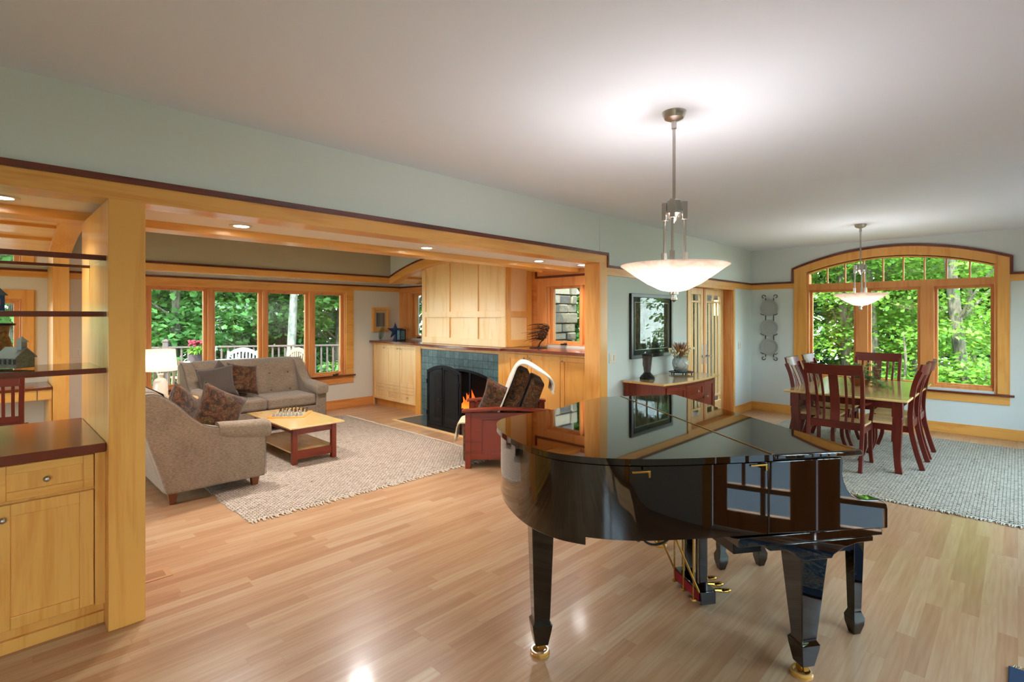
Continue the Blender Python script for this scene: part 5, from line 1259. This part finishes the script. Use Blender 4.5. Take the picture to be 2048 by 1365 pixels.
def leaves_obj(name, sprays, per, size, mat, parent, seed, flat=.22):
    """sprays: list of (x,y,z,r). leaves lie mostly level in tiers like maple boughs"""
    rg = np.random.default_rng(seed); sp = np.array(sprays); N = len(sp) * per
    idx = np.repeat(np.arange(len(sp)), per)
    th = rg.uniform(0, 2*np.pi, N); rr = sp[idx, 3] * np.sqrt(rg.uniform(0, 1, N))
    pos = np.stack([sp[idx, 0] + rr*np.cos(th), sp[idx, 1] + rr*np.sin(th), sp[idx, 2] - .25*rr**2/np.maximum(sp[idx, 3], .1) + rg.normal(0, flat*sp[idx, 3]*.5, N)], 1)
    a = np.stack([np.cos(th) + rg.normal(0, .6, N), np.sin(th) + rg.normal(0, .6, N), rg.normal(-.35, .35, N)], 1); a /= np.linalg.norm(a, axis=1)[:, None]
    upv = np.stack([rg.normal(0, .45, N), rg.normal(0, .45, N), np.ones(N)], 1)
    b = np.cross(a, upv); b /= np.linalg.norm(b, axis=1)[:, None] + 1e-9; n = np.cross(b, a)
    s = size * rg.uniform(.6, 1.25, N)
    T = np.array([(0, 0, 0), (.05, .38, .05), (.42, .30, .04), (.52, .48, .08), (1.0, 0, -.08), (.52, -.48, .08), (.42, -.30, .04), (.05, -.38, .05)])
    V = pos[:, None, :] + s[:, None, None] * (a[:, None, :]*T[None, :, 0:1] + b[:, None, :]*T[None, :, 1:2] + n[:, None, :]*T[None, :, 2:3])
    V = V.reshape(-1, 3); F = np.array([[0, 4, 3, 2, 1], [0, 7, 6, 5, 4]])
    base = (np.arange(N)*8)[:, None, None]; Fi = (base + F[None]).reshape(-1)
    me = bpy.data.meshes.new(name); me.vertices.add(len(V)); me.vertices.foreach_set('co', V.ravel())
    me.loops.add(len(Fi)); me.loops.foreach_set('vertex_index', Fi.astype(np.int32)); nf = 2*N
    me.polygons.add(nf); me.polygons.foreach_set('loop_start', (np.arange(nf)*5).astype(np.int32)); me.polygons.foreach_set('loop_total', np.full(nf, 5, np.int32))
    me.update(calc_edges=True); me.materials.append(mat); o = bpy.data.objects.new(name, me); COL.objects.link(o); o.parent = parent; return o
tn = [0]
def tree(label, x, y, top, box, nspray, per, size, mat, trunk=None, bark=None, group='woodland trees around the house', sr=(.5, 1.1)):
    """box: x0,x1,y0,y1,z0,z1 crown bounds relative to (x,y)"""
    tn[0] += 1; rn = random.Random(100 + tn[0]); g0 = gz(x, y) - .1
    t = thing('tree', label, 'tree', (x, y, g0), 0, group)
    r = trunk[0] if trunk else .12; lean = trunk[1] if trunk else (rn.uniform(-.5, .5), rn.uniform(-.5, .5)); H_ = top - g0
    pts = crom([(lean[0]*k/4 + rn.uniform(-.05, .05)*(k % 4 > 0), lean[1]*k/4 + rn.uniform(-.05, .05)*(k % 4 > 0), H_*k/4) for k in range(5)], 4)
    g = G().tube(pts, [r*(1-.5*i/(len(pts)-1)) for i in range(len(pts))], 10)
    sprays = []
    for i in range(nspray):
        s_ = (rn.uniform(box[0], box[1]), rn.uniform(box[2], box[3]), rn.uniform(box[4], box[5]) - g0, rn.uniform(*sr)); sprays.append(s_)
        if i % 4 == 0 and bark is None:
            k = min(len(pts)-1, max(1, int(s_[2]/H_*len(pts))-2)); p = pts[k]; e = Vector(s_[:3])
            if abs(e.z) < H_*1.3: g.tube([p, p.lerp(e, .5) + Vector((0, 0, .15)), e], [r*.28, r*.16, .01], 6)
    build('trunk', g, bark or m_bark, t, smooth=60)
    leaves_obj('foliage', sprays, per, size, mat, t, 100+tn[0])
    return t
TB = 'maples and saplings beyond the arched window'
tree('slim dark trunked maple seen through the left pane of the arched window', 14.0, 2.75, 7, (-1.6, 1.6, -1.8, 1.6, -.8, 4.6), 46, 185, .085, m_leafB, (.10, (-.2, .35)), group=TB)
tree('leaning maple seen through the centre pane of the arched window', 13.6, 2.05, 7, (-1.2, 1.8, -1.6, 1.2, -.9, 5.0), 40, 185, .085, m_leafB, (.11, (.3, .75)), group=TB)
tree('maple with a trunk leaning left in the right pane of the arched window', 13.2, .55, 7, (-1.2, 1.6, -1.6, 1.4, -.2, 4.8), 44, 185, .085, m_leafB, (.12, (.1, .95)), group=TB)
tree('thin double sapling at the left edge of the right pane of the arched window', 15.2, 1.75, 6, (-1.4, 1.6, -1.7, 1.7, -1.2, 3.8), 44, 185, .09, m_leafB, (.09, (0, .15)), group=TB)
tree('low spreading bush at the foot of the arched window', 12.6, 1.6, 1.2, (-.8, 1.2, -2.6, 2.4, -1.0, .35), 40, 185, .085, m_leafB, (.04, (0, 0)), group=TB)
tree('taller maple further back behind the arched window', 17.5, 3.6, 9, (-2, 2, -2.6, 2.4, -1.5, 6.5), 60, 80, .18, m_leafB, (.16, (0, -.4)), group=TB, sr=(.7, 1.4))
tree('shaded maple further back towards the house corner', 18.0, .8, 9, (-2, 2, -2.8, 2.8, -1.5, 6.5), 60, 80, .18, m_leafB, (.15, (0, .5)), group=TB, sr=(.7, 1.4))
tree('big maple deep in the woods beyond the dining end', 22.5, 3.0, 11, (-2.5, 2.5, -5, 5, -2, 8.5), 90, 90, .28, m_leafC, (.2, (0, 0)), group=TB, sr=(1, 2))
TC = 'leafy trees beyond the deck'
tree('pale grey trunked tree rising beyond the deck railing', 5.65, 14.0, 6, (-1.6, 1.6, .3, 2.0, 1.4, 4.0), 26, 80, .14, m_leafA, (.13, (.55, .1)), m_pale, group=TC)
tree('dense maple behind the flower pot on the deck table', 3.3, 15.4, 6, (-2.0, 1.6, -1.2, 1.6, -.6, 4.2), 60, 90, .15, m_leafA, (.12, (.3, 0)), group=TC)
tree('dense maple in the second pane of the living room window', 5.0, 16.6, 6, (-1.8, 1.8, -1.4, 1.6, -.8, 4.4), 60, 90, .15, m_leafA, (.12, (-.5, .3)), group=TC)
tree('maple in the rightmost pane of the living room window', 7.9, 15.6, 6, (-1.6, 1.8, -1.4, 1.6, -.2, 4.4), 56, 90, .15, m_leafA, (.14, (.3, 0)), group=TC)
tree('low shrub below the deck railing', 7.6, 12.6, .6, (-1.6, 1.8, -.6, 1.2, -.9, .45), 44, 80, .11, m_leafA, (.03, (0, 0)), group=TC, sr=(.3, .6))
tree('low shrub behind the deck railing left of the pale trunk', 4.3, 14.4, .6, (-1.8, 1.6, -.5, .8, -.9, .35), 40, 80, .11, m_leafA, (.03, (0, 0)), group=TC, sr=(.3, .6))
tree('dark trunked tree in the shade beyond the deck', 7.5, 19.0, 9, (-3, 3, -1.5, 2, -1.2, 5.5), 70, 90, .2, m_leafC, (.22, (.3, 0)), group=TC, sr=(.7, 1.4))
tree('dark trunked tree further left in the shade beyond the deck', 3.6, 19.5, 9, (-3, 3, -1.5, 2, -1.2, 5.5), 70, 90, .2, m_leafC, (.2, (.6, 0)), group=TC, sr=(.7, 1.4))
tree('tall tree deep in the woods behind the deck', 8.5, 25, 12, (-6, 6, -2, 2, -2, 8), 110, 90, .3, m_leafC, (.25, (0, 0)), group=TC, sr=(1, 2))
tree('leafy tree outside the small study window', .3, 14.5, 5, (-1.8, 1.6, -1.2, 1.6, -.4, 3.8), 50, 90, .15, m_leafA, (.1, (.2, 0)), group=TC)
tree('leafy tree beyond the window left of the chimney hood', 8.9, 13.0, 6, (-1.4, 1.6, -1.4, 1.6, .2, 4.2), 36, 80, .15, m_leafC, (.24, (.1, 0)), group=TC)
tree('dark green tree beyond the French doors', 15.5, 7.3, 7, (-1.8, 2.2, -2.0, 2.2, -.8, 4.8), 64, 90, .16, m_leafC, (.14, (.2, 0)), group=TC)
tree('tree beyond the stone chimney', 13.5, 11.2, 7, (-1.8, 2.2, -2.0, 2.2, -.4, 4.8), 54, 90, .17, m_leafA, (.14, (.2, 0)), group=TC)
TP = 'trees beyond the porch'
for k, (x, y) in enumerate(((-2.5, -9.0), (2.2, -9.5), (6.5, -8.8), (10.5, -10.5))):
    tree(['young maple beyond the left end of the porch', 'round maple beyond the middle of the porch', 'leafy maple facing the porch windows', 'maple off the far corner of the porch'][k], x, y, 4, (-2.2, 2.2, -1.5, 1.5, -.8, 2.6), 44, 80, .2, m_leafA, (.12, (.2, 0)), group=TP, sr=(.6, 1.2))
TH = 'tall canopy trees above the woods'
CAN = (('added sky-blocking tree behind the maples left of the arched window', 16, 5.2), ('added sky-blocking tree far behind the arched window', 20.5, .5), ('added sky-blocking tree past the corner of the stone chimney', 11.0, 10.5), ('added sky-blocking tree off the right end of the deck', 10.5, 15.5), ('added sky-blocking tree shading the middle of the deck', 4.8, 17.2), ('added sky-blocking tree off the left end of the deck', -1.5, 15.5), ('added sky-blocking tree in the far corner of the woods', 17.5, 13.5))
for k, (lab, x, y) in enumerate(CAN):  # high crowns added to keep skylight off the deck and woods
    tree(lab, x, y, 11, (-3.8, 3.8, -3.8, 3.8, 4.6, 9.5), 80, 70, .42, m_leafC, (.20, (0, 0)), group=TH, sr=(1.2, 2.0))
for k, (lab, x, y) in enumerate((('dense distant tree closing the view through the arched window', 27, 3.5), ('dense distant tree right of the arched window view', 27, -3), ('dense distant tree beyond the French doors', 26, 13), ('dense distant tree in the gap past the chimney', 20, 21), ('dense distant tree closing the view beyond the deck', 12, 27), ('dense distant tree straight beyond the pale trunk', 5, 27), ('dense distant tree beyond the study window', -1.5, 24), ('dense dark evergreen by the corner of the French doors', 19, 9.5))):
    tree(lab, x, y, 10, (-3, 3, -3.5, 3.5, -2.2, 7.5), 90, 90, .36, m_leafC, (.2, (0, 0)), group=TH, sr=(1.2, 2.0))
# ---- decks
def deckmat(name, c):
    m = M(name, c, .8); sp = m.node('ShaderNodeSeparateXYZ'); m.l.new(m.co(), sp.inputs[0])
    f = m.math('FRACT', m.math('DIVIDE', sp.outputs[1], .14)); n = m.noise(m.co((.3, 4, 1)), 6, 4)
    m.set('Base Color', m.mix(m.mix(c, '6a6058', n), '2a2622', m.math('LESS_THAN', f, .05))); return m.m
m_deck = deckmat('weathered_deck', 'a39a90')
struct('deck', G().prism([(-3, YC+.2), (8.6, YC+.2), (8.6, 9.2), (.5, 13.9), (-3, 13.9)], 'z', -.16, -.06), m_deck, smooth=0)
struct('porch_deck', G().box(X0, -4.3, -.16, XB+1, Y0-.18, -.06), plain('dark_porch_deck', '45474c', .7), smooth=0)
m_rail = plain('brown_railing_paint', '54423a', .6)
def railing(name, label, a, b, zt, zb, posts, sp_=.125):
    A = Vector(a); B = Vector(b); L_ = (B-A).length; d = (B-A)/L_; ang = math.atan2(d.y, d.x)
    t = thing(name, label, 'railing', (A.x, A.y, 0), ang)
    build('top_rail', G().box(0, -.045, zt-.035, L_, .045, zt), m_rail, t, bev=.004)
    build('bottom_rail', G().box(0, -.02, zb, L_, .02, zb+.07), m_rail, t, bev=.003)
    for p in posts:
        g = G().box(p-.05, -.05, -.06, p+.05, .05, zt+.10).box(p-.062, -.062, zt+.10, p+.062, .062, zt+.125)
        g.loft([[(p-.055, -.055, zt+.125), (p+.055, -.055, zt+.125), (p+.055, .055, zt+.125), (p-.055, .055, zt+.125)], [(p-.01, -.01, zt+.16), (p+.01, -.01, zt+.16), (p+.01, .01, zt+.16), (p-.01, .01, zt+.16)]])
        build('post', g, m_rail, t, bev=.003)
    n = int(L_/sp_); pb = None
    me0 = build('baluster', G().box(-.018, -.018, zb+.06, .018, .018, zt-.03), m_rail, t, bev=.002); me0.location = (sp_*.5, 0, 0)
    for i in range(1, n):
        q = me0.copy(); COL.objects.link(q); q.parent = t; q.location = (sp_*(i+.5), 0, 0)
    return t
railing('deck_railing', 'brown wooden railing with balusters along the far edge of the deck', (1.0, 13.60, 0), (8.5, 9.28, 0), .95, .02, [.1, 1.9, 4.66, 6.6])
railing('porch_railing', 'brown wooden railing of the porch behind the piano', (-2.4, -4.2, 0), (9.6, -4.2, 0), .95, .02, [.1, 3, 6, 9, 11.9], .16)
# ---- deck furniture
m_wd = M('weathered_white_wood', 'cfc8c0', .75); nw = m_wd.noise(m_wd.co((1, 8, 1)), 6, 4); m_wd.set('Base Color', m_wd.ramp(nw, [(.35, '78736f'), (.65, 'a09b96')])); m_wd = m_wd.m
t = thing('patio_table', 'pale oval slatted table standing on the deck', 'table', (2.75, 10.55, -.06), R(8))
oo = [(1.15*math.cos(2*PI*i/40)*(1 if abs(math.cos(2*PI*i/40)) > .3 else 1), .56*math.copysign(abs(math.sin(2*PI*i/40))**.7, math.sin(2*PI*i/40))) for i in range(40)]
build('table_top', G().prism(oo, 'z', .765, .80), m_wd, t, bev=.004); build('apron', G().box(-.8, -.38, .69, .8, .38, .765), m_wd, t)
for sx in (-.75, .75):
    for sy in (-.33, .33): build('leg', G().box(sx-.035, sy-.035, 0, sx+.035, sy+.035, .69), m_wd, t)
def pchair(label, loc, rz, mat):
    t = thing('patio_chair', label, 'chair', loc, rz, 'slatted chairs on the deck'); h = .28
    for s_ in (-1, 1):
        build('rear_leg', G().bar([(s_*h, .28, 0), (s_*h, .24, .42), (s_*h, .30, .90)], (1, 0, 0), .05, .04), mat, t, bev=.003)
        build('front_leg', G().box(s_*h-.025, -.28, 0, s_*h+.025, -.23, .62), mat, t, bev=.003)
        build('arm_rest', G().box(s_*h-.035, -.30, .62, s_*h+.035, .27, .645), mat, t, bev=.003)
    g = G()
    for i in range(7): g.box(-h+.02, -.27+.075*i, .40, h-.02, -.27+.075*i+.055, .42)
    build('seat', g, mat, t, bev=.002)
    xs_ = [-h-.02 + (2*h+.04)*i/12 for i in range(13)]; ar = [(x, .97-.13*(x/.3)**2) for x in xs_]
    build('crest_rail', G().strip(ar, [(x, z-.085) for x, z in ar], 'y', .275, .31), mat, t, bev=.003)
    build('lower_rail', G().box(-h, .24, .50, h, .265, .56), mat, t, bev=.002)
    for i in range(7): x = -.20+.067*i; build('slat', G().bar([(x, .252, .55), (x, .292, .92-.13*(x/.3)**2)], (1, 0, 0), .035, .014), mat, t, bev=.001)
m_teak = plain('bleached_teak', '94785e', .7)
pchair('weathered white arched back patio chair behind the oval deck table', (3.75, 11.62, -.06), R(-28), m_wd)
pchair('bleached patio chair half hidden behind the window post right of the deck table', (4.45, 11.0, -.06), R(-75), m_teak)
pchair('bleached teak patio chair between the window and the deck table behind the lamp', (1.95, 9.62, -.06), R(190), m_teak)
t = thing('potted_flowers', 'dark plant pot with red flowers on the oval deck table', 'plant', (2.63, 10.35, .74))
build('pot', G().lathe([(.001, 0), (.10, 0), (.125, .15), (.13, .17), (.12, .17), (.001, .15)], n=24), plain('plum_glazed_pot', '4a3436', .4), t)
rn = random.Random(21); g = G()
for i in range(90):
    a = rn.uniform(0, 2*PI); ln = rn.uniform(.14, .30); up_ = rn.uniform(.0, .16); b0 = Vector((.04*math.cos(a), .04*math.sin(a), .15)); tip = Vector((ln*math.cos(a), ln*math.sin(a), .16+up_)); mid = b0.lerp(tip, .5) + Vector((0, 0, .07)); sd = Vector((-math.sin(a), math.cos(a), 0))*.018
    n0 = len(g.v); g.v += [tuple(b0-sd*.4), tuple(b0+sd*.4), tuple(mid+sd), tuple(mid-sd), tuple(tip)]; g.f += [(n0, n0+1, n0+2, n0+3), (n0+3, n0+2, n0+4)]
build('leaves', g, m_leafB, t, smooth=0); g = G()
for i in range(34): g.sph((rn.uniform(-.12, .13), rn.uniform(-.06, .06), .36+rn.uniform(-.04, .05)), (.026, .026, .018), 7, 5)
build('flowers', g, plain('red_petals', 'a01c34', .6), t); g = G()
for i in range(12): x = rn.uniform(-.1, .1); g.tube([(0, 0, .15), (x, rn.uniform(-.05, .05), .36)], .003, 4)
build('stems', g, m_leafB, t)
t = thing('garden_lantern', 'lantern on a post beyond the deck railing', 'lantern', (5.62, 12.6, gz(5.62, 12.6)))
build('post', G().box(-.04, -.04, 0, .04, .04, 1.25), m_rail, t); build('lamp_head', G().box(-.09, -.09, 1.30, .09, .09, 1.55), emis('garden_lamp_glow', 'fff0c0', 1.1), t)
build('roof', G().loft([[(-.15, -.15, 1.55), (.15, -.15, 1.55), (.15, .15, 1.55), (-.15, .15, 1.55)], [(-.02, -.02, 1.72), (.02, -.02, 1.72), (.02, .02, 1.72), (-.02, .02, 1.72)]]).box(-.12, -.12, 1.25, .12, .12, 1.30), plain('grey_lantern_roof', '8f9296', .5), t)
# ---- stone chimney stack outside, porch lamp, eave
mst = M('rubble_stone', '7d705c', .9); rn = random.Random(12)
vs = mst.node('ShaderNodeNewGeometry'); nn_ = mst.noise(mst.co(), 9, 4, .7); ff = mst.math('ADD', mst.math('MULTIPLY', vs.outputs['Random Per Island'], .6), mst.math('MULTIPLY', nn_, .4))
mst.set('Base Color', mst.ramp(ff, [(.2, '4a4036'), (.5, '6e604c'), (.8, '8a7a62')])); mst.bump(nn_, .7, .02)
g = G(); z = -.8
while z < 4.0:
    hh = rn.uniform(.09, .20)
    y = 4.99
    while y < 6.9:
        w_ = rn.uniform(.16, .45); o1 = rn.uniform(0, .05); g.box(6.2, y, z, 6.46+o1, min(y+w_-.012, 6.95), z+hh-.012); y += w_
    x = 5.68
    while x < 6.40:
        w_ = rn.uniform(.16, .40); o1 = rn.uniform(0, .05); g.box(x, 4.94-o1, z, min(x+w_-.012, 6.44+rn.uniform(-.03, .05)), 5.2, z+hh-.012); x += w_
    z += hh
g.box(5.66, 5.02, -.8, 6.40, 6.85, 4.0)
tag(build('stone_chimney', g, mst.m, bev=.012), 'outdoor stone chimney stack seen through the small window right of the hood', 'chimney')
t = thing('wall_sconce', 'lit amber wall sconce outside beyond the French doors', 'lamp', (12.0, 5.02, 1.78))
build('backplate', G().box(-.04, .06, -.2, .04, .10, .2), m_iron, t); build('lamp_shade', G().box(-.06, -.06, -.18, .06, .06, .18), emis('amber_sconce_glow', 'ffd890', 2.2), t)
build('cap', G().box(-.08, -.08, .18, .08, .10, .21).box(-.08, -.08, -.21, .08, .10, -.18), m_iron, t)
m_side = plain('dark_cedar_siding', '3e342c', .8)
struct('wall_porch_post', G().box(11.85, 5.12, -.9, 12.25, 5.5, 2.9), m_side)
struct('wall_eave', G().box(10.4, 2.9, 2.42, 11.4, 6.6, 2.60).box(10.4, 2.9, 2.60, 10.5, 6.6, 2.8), m_side)
